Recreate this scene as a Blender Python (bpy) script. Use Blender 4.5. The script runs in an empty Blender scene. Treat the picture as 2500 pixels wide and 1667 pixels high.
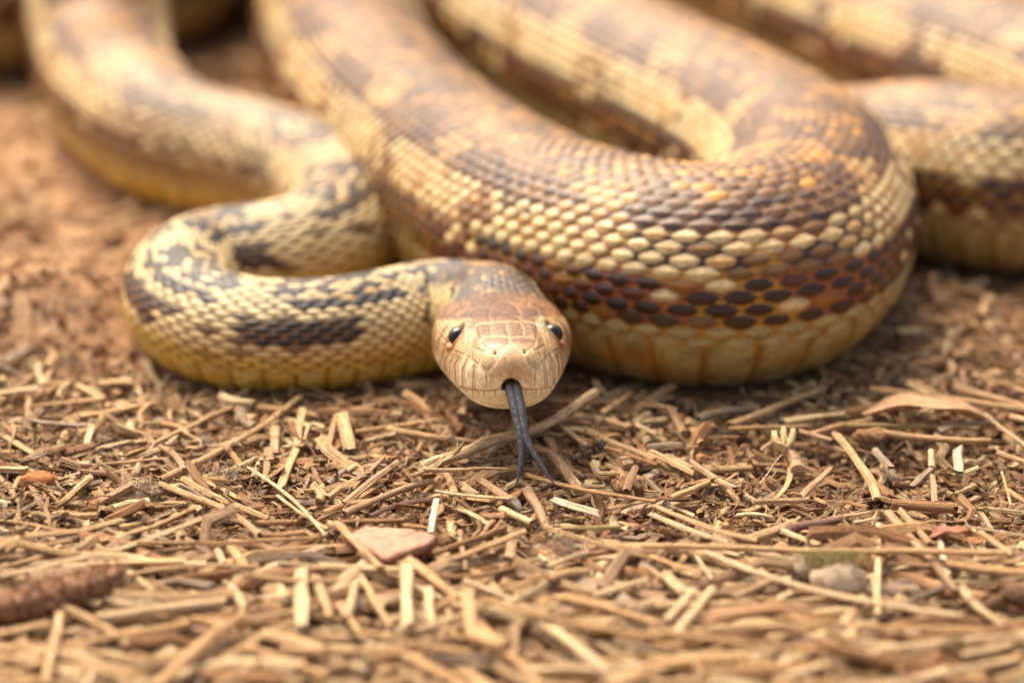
import bpy, math, random
import numpy as np
from mathutils import Vector, Matrix

# ------------------------------------------------------------------ camera, light, exposure
CM = 0.01                                   # everything below is measured in centimetres
scn = bpy.context.scene
cam_d = bpy.data.cameras.new('camera')
cam = bpy.data.objects.new('camera', cam_d)
scn.collection.objects.link(cam)
cam.location = (0, -46.4 * CM, 21.7 * CM)
cam.rotation_euler = (math.radians(90 - 22), 0, 0)
cam_d.sensor_width = 36
cam_d.lens = 94
cam_d.clip_start = 0.02
cam_d.clip_end = 100
cam_d.dof.use_dof = True
cam_d.dof.focus_distance = 0.5035
cam_d.dof.aperture_fstop = 7.0
scn.camera = cam

world = bpy.data.worlds.new('World')
scn.world = world
world.use_nodes = True
wn = world.node_tree.nodes
wl = world.node_tree.links
wn.clear()
sky = wn.new('ShaderNodeTexSky')
sky.sky_type = 'NISHITA'
sky.sun_disc = False
SUN_EL, SUN_AZ = 58, -35                    # azimuth measured from +Y (away from camera) towards +X
sky.sun_elevation = math.radians(SUN_EL)
sky.sun_rotation = math.radians(SUN_AZ)
sky.air_density = 0.7
sky.dust_density = 9.0
sky.ozone_density = 0.6
bg = wn.new('ShaderNodeBackground')
bg.inputs['Strength'].default_value = 0.13
wo = wn.new('ShaderNodeOutputWorld')
wb_ = wn.new('ShaderNodeMix'); wb_.data_type = 'RGBA'; wb_.blend_type = 'MULTIPLY'     # warm white-balance tint multiplied into the sky colour
wb_.inputs[0].default_value = 1.0
wb_.inputs[7].default_value = (1.04, 1.0, 0.91, 1)
wl.new(sky.outputs[0], wb_.inputs[6])
wl.new(wb_.outputs[2], bg.inputs[0])
wl.new(bg.outputs[0], wo.inputs[0])

sun_d = bpy.data.lights.new('sun', 'SUN')
sun_d.energy = 1.08
sun_d.angle = math.radians(35)
sun_d.color = (1.0, 0.93, 0.82)
sun = bpy.data.objects.new('sun', sun_d)
scn.collection.objects.link(sun)
_e, _a = math.radians(SUN_EL), math.radians(SUN_AZ)
_dir = Vector((math.cos(_e) * math.sin(_a), math.cos(_e) * math.cos(_a), math.sin(_e)))
sun.rotation_euler = _dir.to_track_quat('Z', 'Y').to_euler()
sun.location = _dir * 3

scn.view_settings.view_transform = 'Standard'
scn.view_settings.look = 'None'
scn.view_settings.exposure = 1.15
scn.view_settings.gamma = 1.0
scn.view_settings.use_curve_mapping = False
scn.render.engine = 'CYCLES'
scn.cycles.use_denoising = True
scn.cycles.max_bounces = 6

# ------------------------------------------------------------------ helpers
rng = np.random.default_rng(7)

def hexlin(h):
    c = np.array([int(h[i:i + 2], 16) for i in (1, 3, 5)]) / 255.0
    return np.where(c <= 0.04045, c / 12.92, ((c + 0.055) / 1.055) ** 2.4)

def sstep(x, a, b):
    t = np.clip((x - a) / (b - a), 0, 1)
    return t * t * (3 - 2 * t)

_tabs = {}
def vnoise(x, y, seed=0):
    """smooth value noise, 0..1"""
    if seed not in _tabs:
        _tabs[seed] = np.random.default_rng(1000 + seed).random((256, 256))
    T = _tabs[seed]
    xi = np.floor(x).astype(int); yi = np.floor(y).astype(int)
    fx = x - xi; fy = y - yi
    fx = fx * fx * (3 - 2 * fx); fy = fy * fy * (3 - 2 * fy)
    a = T[xi % 256, yi % 256]; b = T[(xi + 1) % 256, yi % 256]
    c = T[xi % 256, (yi + 1) % 256]; d = T[(xi + 1) % 256, (yi + 1) % 256]
    return (a * (1 - fx) + b * fx) * (1 - fy) + (c * (1 - fx) + d * fx) * fy

def hashn(i, j, seed=0):
    if seed not in _tabs:
        _tabs[seed] = np.random.default_rng(1000 + seed).random((256, 256))
    return _tabs[seed][i.astype(int) % 256, j.astype(int) % 256]

def cubic(P, chord=None):
    """natural cubic spline through rows of P, returns sampler(t) and knots"""
    P = np.asarray(P, float)
    n = len(P)
    d = np.linalg.norm(np.diff(P[:, :3] if chord is None else P[:, chord], axis=0), axis=1)
    t = np.concatenate([[0], np.cumsum(d)])
    h = np.diff(t)
    A = np.zeros((n, n)); B = np.zeros((n, P.shape[1]))
    A[0, 0] = A[-1, -1] = 1
    for i in range(1, n - 1):
        A[i, i - 1] = h[i - 1]; A[i, i] = 2 * (h[i - 1] + h[i]); A[i, i + 1] = h[i]
        B[i] = 6 * ((P[i + 1] - P[i]) / h[i] - (P[i] - P[i - 1]) / h[i - 1])
    M = np.linalg.solve(A, B)
    def f(x):
        x = np.asarray(x, float)
        i = np.clip(np.searchsorted(t, x, side='right') - 1, 0, n - 2)
        hi = h[i][:, None]
        a = ((t[i + 1] - x)[:, None]) / hi; b = ((x - t[i])[:, None]) / hi
        return a * P[i] + b * P[i + 1] + ((a ** 3 - a) * M[i] + (b ** 3 - b) * M[i + 1]) * hi * hi / 6
    return f, t

def mesh_from(name, V, quads=None, tris=None, cols=None, fib=None, smooth=True, uv_scale=None):
    """V in cm; faces as numpy index arrays"""
    me = bpy.data.meshes.new(name)
    V = np.asarray(V, np.float32) * CM
    me.vertices.add(len(V))
    me.vertices.foreach_set('co', V.ravel())
    q = np.zeros((0, 4), int) if quads is None else np.asarray(quads, int).reshape(-1, 4)
    r = np.zeros((0, 3), int) if tris is None else np.asarray(tris, int).reshape(-1, 3)
    idx = np.concatenate([q.ravel(), r.ravel()]).astype(np.int32)
    me.loops.add(len(idx))
    me.loops.foreach_set('vertex_index', idx)
    starts = np.concatenate([np.arange(len(q)) * 4, len(q) * 4 + np.arange(len(r)) * 3]).astype(np.int32)
    me.polygons.add(len(starts))
    me.polygons.foreach_set('loop_start', starts)
    me.polygons.foreach_set('use_smooth', np.full(len(starts), smooth, bool))
    me.update(calc_edges=True)
    me.validate()
    if cols is not None:
        a = me.attributes.new('col', 'FLOAT_COLOR', 'POINT')
        c = np.ones((len(V), 4), np.float32); c[:, :3] = np.clip(cols, 0, 1)
        a.data.foreach_set('color', c.ravel())
    if fib is not None:
        a = me.attributes.new('fib', 'FLOAT_VECTOR', 'POINT')
        a.data.foreach_set('vector', np.asarray(fib, np.float32).ravel())
    return me

def link(name, me, mat=None, parent=None, loc=None, **props):
    o = bpy.data.objects.new(name, me)
    scn.collection.objects.link(o)
    if mat is not None and me is not None and not len(me.materials):
        me.materials.append(mat)
    if parent is not None:
        o.parent = parent
    if loc is not None:
        o.location = [c * CM for c in loc]
    for k, v in props.items():
        if v is not None:
            o[k] = v
    return o

def grid_quads(nr, nc, wrap=True, base=0):
    i = np.arange(nr - 1)[:, None]; j = np.arange(nc if wrap else nc - 1)[None, :]
    j2 = (j + 1) % nc
    a = i * nc + j; b = i * nc + j2; c = (i + 1) * nc + j2; d = (i + 1) * nc + j
    return np.stack([a, b, c, d], -1).reshape(-1, 4) + base

# ------------------------------------------------------------------ materials
def new_mat(name):
    m = bpy.data.materials.new(name)
    m.use_nodes = True
    nt = m.node_tree
    bs = nt.nodes['Principled BSDF']
    return m, nt, bs

def attr(nt, name):
    a = nt.nodes.new('ShaderNodeAttribute'); a.attribute_name = name
    return a

def noise(nt, vec, scale, detail=4, rough=0.6):
    n = nt.nodes.new('ShaderNodeTexNoise')
    n.inputs['Scale'].default_value = scale
    n.inputs['Detail'].default_value = detail
    n.inputs['Roughness'].default_value = rough
    if vec is not None: nt.links.new(vec, n.inputs['Vector'])
    return n

def ramp(nt, fac, stops):
    r = nt.nodes.new('ShaderNodeValToRGB')
    e = r.color_ramp.elements
    e[0].position, e[0].color = stops[0][0], tuple(stops[0][1]) + (1,)
    e[1].position, e[1].color = stops[-1][0], tuple(stops[-1][1]) + (1,)
    for p, c in stops[1:-1]:
        x = e.new(p); x.color = tuple(c) + (1,)
    nt.links.new(fac, r.inputs[0])
    return r

def mul(nt, a, b, fac=1.0, mode='MULTIPLY'):
    m = nt.nodes.new('ShaderNodeMix'); m.data_type = 'RGBA'; m.blend_type = mode
    m.inputs[0].default_value = fac
    nt.links.new(a, m.inputs[6]); nt.links.new(b, m.inputs[7])
    return m.outputs[2]

def bump(nt, h, bs, strength, dist):
    b = nt.nodes.new('ShaderNodeBump')
    b.inputs['Strength'].default_value = strength
    b.inputs['Distance'].default_value = dist * CM
    nt.links.new(h, b.inputs['Height'])
    nt.links.new(b.outputs[0], bs.inputs['Normal'])
    return b

def snake_mat():
    m, nt, bs = new_mat('snake_skin')
    c = attr(nt, 'col')
    tc = nt.nodes.new('ShaderNodeTexCoord')
    n = noise(nt, tc.outputs['Object'], 900, 5, 0.65)
    r = ramp(nt, n.outputs[0], [(0.3, (0.72, 0.70, 0.68)), (0.7, (1.12, 1.10, 1.08))])
    nt.links.new(mul(nt, c.outputs['Color'], r.outputs[0]), bs.inputs['Base Color'])
    bs.inputs['Roughness'].default_value = 0.47
    bs.inputs['Specular IOR Level'].default_value = 0.6
    n2 = noise(nt, tc.outputs['Object'], 2200, 3, 0.5)
    bump(nt, n2.outputs[0], bs, 0.5, 0.012)
    return m

def straw_mat(name='straw', rough=0.75):
    m, nt, bs = new_mat(name)
    c = attr(nt, 'col'); f = attr(nt, 'fib')
    mp = nt.nodes.new('ShaderNodeMapping'); mp.inputs['Scale'].default_value = (1.0, 16.0, 1.0)
    nt.links.new(f.outputs['Vector'], mp.inputs['Vector'])
    n = noise(nt, mp.outputs[0], 2.0, 5, 0.65)
    r = ramp(nt, n.outputs[0], [(0.34, (0.60, 0.53, 0.46)), (0.48, (0.94, 0.92, 0.90)), (0.64, (1.18, 1.17, 1.14))])
    col = mul(nt, c.outputs['Color'], r.outputs[0])
    mp2 = nt.nodes.new('ShaderNodeMapping'); mp2.inputs['Scale'].default_value = (2.5, 5.0, 1.0)
    nt.links.new(f.outputs['Vector'], mp2.inputs['Vector'])
    n2 = noise(nt, mp2.outputs[0], 5.0, 4, 0.7)
    r2 = ramp(nt, n2.outputs[0], [(0.38, (0.30, 0.21, 0.15)), (0.45, (1, 1, 1)), (1.0, (1, 1, 1))])
    col = mul(nt, col, r2.outputs[0], 0.75)
    nt.links.new(col, bs.inputs['Base Color'])
    bs.inputs['Roughness'].default_value = rough
    bs.inputs['Specular IOR Level'].default_value = 0.3
    bump(nt, n.outputs[0], bs, 0.9, 0.06)
    return m

def soil_mat():
    m, nt, bs = new_mat('soil')
    tc = nt.nodes.new('ShaderNodeTexCoord')
    n = noise(nt, tc.outputs['Object'], 60, 8, 0.7)
    r = ramp(nt, n.outputs[0], [(0.3, hexlin('#94704f')), (0.5, hexlin('#ba9470')), (0.7, hexlin('#d2b290'))])
    n3 = noise(nt, tc.outputs['Object'], 700, 4, 0.7)
    r3 = ramp(nt, n3.outputs[0], [(0.35, (0.6, 0.56, 0.52)), (0.65, (1.15, 1.12, 1.1))])
    nt.links.new(mul(nt, r.outputs[0], r3.outputs[0]), bs.inputs['Base Color'])
    bs.inputs['Roughness'].default_value = 0.95
    bs.inputs['Specular IOR Level'].default_value = 0.15
    bump(nt, n3.outputs[0], bs, 0.9, 0.08)
    return m

def plain_mat(name, rough=0.8, nscale=500, lo=0.7, hi=1.15, bstr=0.5, bdist=0.03, coat=0.0, spec=0.3):
    m, nt, bs = new_mat(name)
    c = attr(nt, 'col')
    tc = nt.nodes.new('ShaderNodeTexCoord')
    n = noise(nt, tc.outputs['Object'], nscale, 5, 0.65)
    r = ramp(nt, n.outputs[0], [(0.32, (lo, lo, lo)), (0.68, (hi, hi, hi))])
    nt.links.new(mul(nt, c.outputs['Color'], r.outputs[0]), bs.inputs['Base Color'])
    bs.inputs['Roughness'].default_value = rough
    bs.inputs['Specular IOR Level'].default_value = spec
    bs.inputs['Coat Weight'].default_value = coat
    bs.inputs['Coat Roughness'].default_value = 0.03
    bump(nt, n.outputs[0], bs, bstr, bdist)
    return m

M_SNAKE = snake_mat()
M_STRAW = straw_mat()
M_SOIL = soil_mat()
M_STONE = plain_mat('stone', 0.85, 450, 0.72, 1.15, 0.7, 0.05)
M_CRUMB = plain_mat('soil_crumbs', 0.95, 600, 0.7, 1.15, 0.8, 0.04)
M_TONGUE = plain_mat('tongue_flesh', 0.32, 1300, 0.45, 1.7, 0.9, 0.04, 0.2, 0.7)
M_EYE = plain_mat('eyeball', 0.10, 900, 0.8, 1.2, 0.0, 0.001, 0.3, 0.5)
M_FUZZ = plain_mat('fuzz', 0.9, 900, 0.6, 1.2, 0.5, 0.03)

# ------------------------------------------------------------------ ground sheet
def ground_h(x, y):
    x = np.asarray(x, float); y = np.asarray(y, float)
    h = 0.40 * (vnoise(x * 0.13 + 40, y * 0.13 + 40, 1) - 0.5)
    h += 0.22 * (vnoise(x * 0.45 + 40, y * 0.45 + 40, 2) - 0.5)
    h += 0.14 * (vnoise(x * 1.5 + 90, y * 1.5 + 90, 3) - 0.5)
    h += 1.5 * np.exp(-((x + 10.4) / 2.3) ** 2 - ((y - 8.6) / 1.7) ** 2)       # packed mound beside the lower coil
    return h - 0.12

def axis(lo, hi, step, far):
    core = np.arange(lo, hi + 1e-6, step)
    out = [step]
    while sum(out) < far: out.append(out[-1] * 1.25)
    ext = np.cumsum(out)
    return np.concatenate([lo - ext[::-1], core, hi + ext])

gx = axis(-19, 19, 0.12, 3000); gy = axis(-12, 30, 0.12, 3000)
X, Y = np.meshgrid(gx, gy, indexing='ij')
Z = ground_h(X, Y) + 0.10 * (vnoise(X * 4 + 300, Y * 4 + 300, 4) - 0.5) + 0.05 * (vnoise(X * 8 + 600, Y * 8 + 600, 5) - 0.5)
far = sstep(np.hypot(X, Y), 60, 200)
Z = Z * (1 - far) + far * 2.0 * (vnoise(X * 0.02 + 900, Y * 0.02 + 900, 6) - 0.6)
gme = mesh_from('soil_ground', np.stack([X, Y, Z], -1).reshape(-1, 3), quads=grid_quads(len(gx), len(gy), wrap=False)[:, ::-1])
link('ground', gme, M_SOIL, kind='structure', label='bare brown soil under the litter')

# ------------------------------------------------------------------ the snake
SPINE = [
    (-0.7, 5.35, 1.45, 1.02),
    (-1.5, 6.0, 1.15, 1.12),
    (-2.55, 5.7, 1.03, 1.15),
    (-3.5, 5.25, 1.03, 1.15),
    (-4.296, 5.037, 1.035, 1.15),
    (-5.759, 5.235, 1.053, 1.17),
    (-6.772, 6.204, 1.062, 1.18),
    (-7.136, 7.627, 1.08, 1.2),
    (-6.697, 9.01, 1.098, 1.22),
    (-5.566, 9.301, 1.134, 1.26),
    (-4.44, 9.801, 1.188, 1.32),
    (-3.85, 11.397, 1.242, 1.38),
    (-4.123, 13.451, 1.278, 1.42),
    (-5.097, 14.831, 1.305, 1.45),
    (-6.672, 15.975, 1.35, 1.5),
    (-8.397, 17.091, 1.44, 1.6),
    (-9.947, 19.462, 1.7, 1.72),
    (-11.081, 23.536, 1.75, 1.85),
    (-11.378, 24.879, 2.6, 1.95),
    (-11.7, 28.9, 6.0, 2.05),
    (-12.9, 33.6, 6.0, 2.1),
    (-17.5, 37.5, 2.6, 2.1),
    (-22.0, 36.0, 2.0, 2.1),
    (-23.0, 30.5, 2.0, 2.1),
    (-19.5, 26.6, 2.0, 2.1),
    (-15.0, 28.3, 2.0, 2.1),
    (-11.4, 30.3, 2.0, 2.1),
    (-9.9, 34.5, 2.0, 2.15),
    (-9.9, 40.0, 2.0, 2.15),
    (-8.6, 46.0, 2.0, 2.2),
    (-4.6, 47.6, 2.0, 2.2),
    (-2.2, 44.0, 2.0, 2.2),
    (-4.0, 39.0, 2.0, 2.2),
    (-5.5, 33.5, 2.0, 2.2),
    (-5.181, 29.127, 1.98, 2.2),
    (-4.689, 24.455, 1.98, 2.2),
    (-3.607, 18.919, 1.98, 2.2),
    (-2.307, 14.782, 1.98, 2.2),
    (-0.954, 11.494, 1.998, 2.22),
    (0.7, 8.335, 2.025, 2.25),
    (2.425, 6.497, 2.052, 2.28),
    (4.032, 5.822, 2.07, 2.3),
    (5.199, 6.186, 2.07, 2.3),
    (6.027, 7.466, 2.07, 2.3),
    (6.537, 9.346, 2.07, 2.3),
    (6.597, 11.283, 2.07, 2.3),
    (6.212, 13.016, 2.07, 2.3),
    (5.472, 14.843, 2.07, 2.3),
    (4.572, 16.592, 2.07, 2.3),
    (2.58, 20.291, 2.07, 2.3),
    (0.877, 24.132, 2.07, 2.3),
    (-0.9, 29.5, 2.07, 2.3),
    (-0.6, 36.0, 2.07, 2.3),
    (1.6, 41.8, 2.07, 2.3),
    (5.6, 42.6, 2.07, 2.3),
    (7.2, 38.6, 2.07, 2.3),
    (6.6, 34.4, 2.07, 2.3),
    (7.013, 31.059, 2.07, 2.3),
    (8.849, 26.623, 2.07, 2.3),
    (10.735, 22.625, 2.07, 2.3),
    (12.543, 19.583, 2.07, 2.3),
    (13.885, 17.28, 2.025, 2.25),
    (14.278, 14.983, 2.025, 2.25),
    (13.427, 12.804, 1.98, 2.2),
    (11.932, 12.366, 1.935, 2.15),
    (10.413, 12.956, 1.908, 2.12),
    (9.386, 13.599, 1.845, 2.05),
    (8.54, 14.573, 1.665, 1.85),
    (7.781, 16.562, 1.35, 1.5),
    (6.911, 18.615, 1.035, 1.15),
    (5.87, 20.78, 0.765, 0.85),
    (4.663, 23.43, 0.495, 0.55),
    (3.703, 25.633, 0.27, 0.3),
    (2.806, 27.829, 0.072, 0.08),
]

YAW, PIT = math.radians(4.0), math.radians(6.0)
HB = np.array([-math.sin(YAW) * math.cos(PIT), math.cos(YAW) * math.cos(PIT), -math.sin(PIT)])   # from snout backwards
TIP = np.array([-0.02, 0.0, 2.31])
ctrl = [tuple(TIP + HB * t) + (1.0,) for t in (0.0, 0.9, 1.8, 2.7, 3.5, 4.2)] + [tuple(p) for p in SPINE]
spf, spt = cubic(ctrl)
# dense arc-length table
tt = np.linspace(0, spt[-1], 12000)
D = spf(tt)
seg = np.linalg.norm(np.diff(D[:, :3], axis=0), axis=1)
SL = np.concatenate([[0], np.cumsum(seg)])
def along(s):
    s = np.asarray(s)
    return np.stack([np.interp(s, SL, D[:, k]) for k in range(4)], -1)
LEN = SL[-1]
def s_near(x, y):
    return SL[np.argmin((D[:, 0] - x) ** 2 + (D[:, 1] - y) ** 2 + 10 * (D[:, 2] > 3.2))]

rr = np.interp(np.linspace(0, LEN, 8000), SL, D[:, 3])
sgrid = np.linspace(0, LEN, 8000)
reff = np.maximum(rr, 0.6)
reff = np.where(sgrid < 5, 0.80 + 0.2 * sstep(sgrid, 3, 5), reff)
PITCH = 0.275 - 0.125 * sstep(sgrid, 22, 45)
UGRID = np.concatenate([[0], np.cumsum(np.diff(sgrid) / (PITCH[1:] * reff[1:]))])

# head profile: t (back from snout), half width, top, bottom
HP = np.array([
    (0.000, 0.000, -0.12, -0.12),
    (0.012, 0.230, 0.08, -0.28),
    (0.055, 0.410, 0.225, -0.44),
    (0.150, 0.570, 0.340, -0.62),
    (0.340, 0.730, 0.44, -0.79),
    (0.600, 0.880, 0.520, -0.88),
    (1.000, 1.010, 0.590, -0.93),
    (1.500, 1.140, 0.640, -0.95),
    (2.200, 1.290, 0.665, -0.96),
    (2.900, 1.360, 0.690, -0.96),
    (3.500, 1.240, 0.710, -0.95),
    (4.100, 1.040, 0.750, -0.93),
    (4.800, 0.930, 0.820, -0.90)])
hpf, hpt = cubic(HP, chord=slice(0, 4))
hq = hpf(np.linspace(0, hpt[-1], 260))[1:]
hq[:, 0] = np.maximum.accumulate(hq[:, 0] + np.arange(len(hq)) * 1e-6)
head_s = hq[:, 0]

dens_pts = []   # (s, rings per scale)
s_neck_end = s_near(-3.85, 11.4)
s_s2 = s_near(-9.9, 19.5)
s_off1 = s_near(-11.4, 25.5)
s_in3 = s_near(-5.2, 30.5)
s_3 = s_near(-3.6, 18.9)
s_3b = s_near(-2.3, 14.8)
s_u1 = s_near(6.6, 11.3)
s_u1b = s_near(4.57, 16.6)
s_rear = s_near(0.0, 27.5)
s_5 = s_near(7.0, 31.0)
s_5b = s_near(12.5, 19.6)
s_6 = s_near(13.5, 12.8)
s_6b = s_near(9.0, 14.0)
def density(s):
    if s < s_neck_end: return 9
    if s < s_s2: return 6
    if s < s_off1: return 5
    if s < s_in3: return 2.2
    if s < s_3: return 5
    if s < s_3b: return 6
    if s < s_u1: return 11
    if s < s_u1b: return 7
    if s < s_rear: return 5
    if s < s_5: return 2.2
    if s < s_6b: return 5
    return 4
ss = list(head_s)
s = head_s[-1]
while s < LEN - 0.05:
    u = np.interp(s, sgrid, UGRID)
    s = float(np.interp(u + 1.0 / density(s), UGRID, sgrid))
    ss.append(min(s, LEN - 0.02))
ss = np.array(ss)
ND, NB = 236, 62
phi = np.radians(np.concatenate([np.linspace(-108, 108, ND, endpoint=False), np.linspace(108, 252, NB, endpoint=False)]))
NP = len(phi)
C4 = along(ss)
cen, rad = C4[:, :3], C4[:, 3]
T = along(ss + 0.12)[:, :3] - along(np.maximum(ss - 0.12, 0))[:, :3]
T = T / np.linalg.norm(T, axis=1)[:, None]
zz = np.array([0, 0, 1.0])
Uv = zz - (T @ zz)[:, None] * T; Uv /= np.linalg.norm(Uv, axis=1)[:, None]
Rv = np.cross(T, Uv)
SP, CP = np.sin(phi), np.cos(phi)
# body section
bx = 1.03 * SP[None, :] * rad[:, None]
bz = CP[None, :] * rad[:, None]
lim = -0.80
bzr = bz / rad[:, None]
bz = np.where(bzr < lim, lim + (bzr - lim) * 0.45, bzr) * rad[:, None]
# slight peak of the back
bz = bz * (1 + 0.02 * np.maximum(CP, 0)[None, :] ** 8)
# head section
hs = np.zeros((len(ss), 4)); nh = len(head_s)
hs[:nh] = hq
hs[nh:] = hq[-1]
Wd, Zt, Zb = hs[:, 1][:, None], hs[:, 2][:, None], hs[:, 3][:, None]
zc = np.minimum(-0.15 * sstep(ss, 0, 0.3) - 0.10 * (1 - sstep(ss, 0, 0.3)), -0.1)[:, None]
zc = np.clip(zc, Zb, Zt)
def sp(v, n): return np.sign(v) * np.abs(v) ** (2.0 / n)
top = CP > 0
nT, nB = 2.25, 2.6
hx = np.where(top[None, :], sp(SP, nT)[None, :], sp(SP, nB)[None, :]) * Wd
hz = zc + np.where(top[None, :], sp(CP, nT)[None, :] * (Zt - zc), sp(CP, nB)[None, :] * (zc - Zb))
wb = sstep(ss, 3.3, 5.2)[:, None]
LX = hx * (1 - wb) + bx * wb
LZ = hz * (1 - wb) + bz * wb
P = cen[:, None, :] + LX[..., None] * Rv[:, None, :] + LZ[..., None] * Uv[:, None, :]
# normals of the smooth form
dA = np.zeros_like(P); dA[1:-1] = P[2:] - P[:-2]; dA[0] = P[1] - P[0]; dA[-1] = P[-1] - P[-2]
dB = np.roll(P, -1, 1) - np.roll(P, 1, 1)
N = np.cross(dB, dA); N /= np.linalg.norm(N, axis=2)[..., None] + 1e-9
outw = LX[..., None] * Rv[:, None, :] + LZ[..., None] * Uv[:, None, :]
flip = np.sign(np.sum(N * outw, 2).mean())
N *= flip
S2 = np.repeat(ss[:, None], NP, 1)
PH = np.repeat(np.degrees(phi)[None, :], len(ss), 0)
PH = np.where(PH > 180, PH - 360, PH)
A = np.abs(PH)
R2 = np.repeat(np.maximum(rad, 0.1)[:, None], NP, 1)
U = np.interp(S2, sgrid, UGRID)

# --- scale lattice: 29 rows between +-108 degrees
NROWS = 35
ROWW = 216.0 / NROWS
V = PH / ROWW
best = np.full(U.shape, 9.9); bu = np.zeros_like(U); bj = np.zeros_like(U); ba = np.zeros_like(U); bb = np.zeros_like(U)
j0 = np.round(V)
for dj in (-1, 0, 1):
    j = j0 + dj
    off = 0.5 * (np.mod(j, 2))
    for du in (0,):
        ui = np.round(U - off) + off
        a = U - ui; b = V - j
        m = np.abs(a) / 0.50 + np.abs(b) / 1.02       # diamond metric
        m = m + 0.35 * ((a / 0.5) ** 2 + (b / 1.0) ** 2)
        k = m < best
        best = np.where(k, m, best); bu = np.where(k, ui, bu); bj = np.where(k, j, bj)
        ba = np.where(k, a, ba); bb = np.where(k, b, bb)
jit = hashn(bu * 2 + 7, bj + 60, 20)
rsz = 0.88 + 0.20 * hashn(bu * 2 + 19, bj + 31, 21)
e = ((np.abs(ba) / (0.475 * rsz)) ** 1.8 + (np.abs(bb + 0.10 * (jit - 0.5)) / (0.60 * rsz)) ** 2.0)     # oval scale outline
dome = 1 - e
scale_m = sstep(dome, 0.0, 0.22)
# big side scales next to the belly and belly scutes
bel = sstep(A, 104, 110)
f = np.mod(U * 0.66 + 0.25, 1.0)
lat = np.abs(PH - np.sign(PH) * 180) / 72.0
edge = np.minimum(f, 1 - f)
scute = sstep(edge, 0.02, 0.12)
hgt = 0.021 * R2 * (0.75 * np.clip(dome, 0, 1) ** 0.40 + 0.85 * np.clip(ba + 0.12, -0.5, 0.5) * scale_m) * (0.8 + 0.4 * hashn(bu * 2 + 29, bj + 91, 22))
keel = 0.010 * R2 * np.exp(-(bb / 0.16) ** 2) * np.clip(dome, 0, 1) * (A < 88)
hgt = hgt * (1 - 0.45 * (1 - sstep(A, 34, 50)) * (1 - 0.7 * (S2 < 14)))
disp = (1 - bel) * (hgt + keel) + bel * (0.020 * R2 * scute + 0.022 * R2 * (f - 0.5) * scute)

# --- colours
def mixc(a, b, t): return a * (1 - t[..., None]) + b * t[..., None]
K_ = {k: hexlin(v) for k, v in dict(
    cream='#ead6a8', cream2='#d3b078', pale='#c8bc90', tan='#c2965f', tanor='#d9a050', brown='#6a4a30', brownm='#906d40',
    dark='#40291c', black='#261e1b', greyb='#66523f', orange='#a8622a', yellow='#c4942c', belly='#c6b986', bellyy='#ead05a',
    rust='#743f1c', warm='#a0702c').items()}
U_i, J_i = bu, np.abs(bj)
side = np.sign(bj + 0.01)
AC = np.abs(bj) * ROWW
wneck = 1 - sstep(S2, s_neck_end - 6, s_neck_end + 16)         # 1 near the head
r1 = hashn(U_i * 2 + 3, bj + 77, 30)
r2 = hashn(U_i * 2 + 5, bj + 41, 31)
r3 = hashn(U_i * 2 + 11, bj + 13, 32)
n1 = vnoise(U_i * 0.28 + 11, bj * 0.30 + 60, 33)
n2 = vnoise(U_i * 0.6 + 31, bj * 0.7 + 90, 34)
# dorsal saddles
PER = 13.0
ph0 = U_i / PER + 0.12 * (n1 - 0.5)
q = np.abs(np.mod(ph0, 1) - 0.5) * 2           # 0 middle of a saddle, 1 between saddles
sad = q + 0.50 * (n2 - 0.5)
dors = np.where((sad < 0.92)[..., None], K_['brownm'], K_['tan'])
dors = np.where(((sad < 0.92) & (sad > 0.50) & (r2 < 0.55))[..., None], K_['greyb'], dors)
dors = np.where(((sad < 0.55) & (n1 < 0.42))[..., None], K_['brown'], dors)
dors = np.where(((r1 < 0.10 + 0.25 * (n2 > 0.6)))[..., None], K_['tanor'] * (0.8 + 0.2 * r3[..., None]), dors)
edge_band = (AC > 30) & (AC < 52)
dors = np.where((edge_band & (sad < 0.74))[..., None], K_['brown'], dors)
dors = np.where((edge_band & (sad < 0.74) & (r2 < 0.5))[..., None], K_['dark'] * 1.2, dors)
dors = np.where((edge_band & (sad >= 0.74) & (r1 < 0.7))[..., None], K_['cream2'], dors)
lowrust = None
latc = np.where((r1 < 0.12)[..., None], K_['cream2'], K_['cream'])
latc = np.where(((np.abs(np.mod(ph0 + 0.0, 1) - 0.5) < 0.16) & (r3 < 0.5))[..., None], K_['brownm'], latc)
lowq = np.abs(np.mod(ph0 + 0.5, 1) - 0.5) * 2 + 0.9 * (vnoise(U_i * 0.5 + 61, bj * 0.8 + 90, 45) - 0.5)
lowc = np.where(((lowq < 1.12) & (r1 < 0.93))[..., None], K_['dark'] * 0.55 + K_['rust'] * 0.15, K_['cream'] * 0.9)
lowc = np.where(((lowq < 1.22) & (r2 < 0.22))[..., None], K_['rust'] * 0.8, lowc)
lowc = np.where(((lowq < 1.22) & (r2 > 0.93))[..., None], K_['warm'], lowc)
b1 = sstep(AC, 47, 50); b2 = sstep(AC + 8 * (n1 - 0.5), 70, 73); b3 = sstep(AC + 4 * (n2 - 0.5), 92.5, 95)
body = mixc(mixc(mixc(dors, latc, b1), lowc, b2), K_['pale'] * 0.92, b3)
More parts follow.
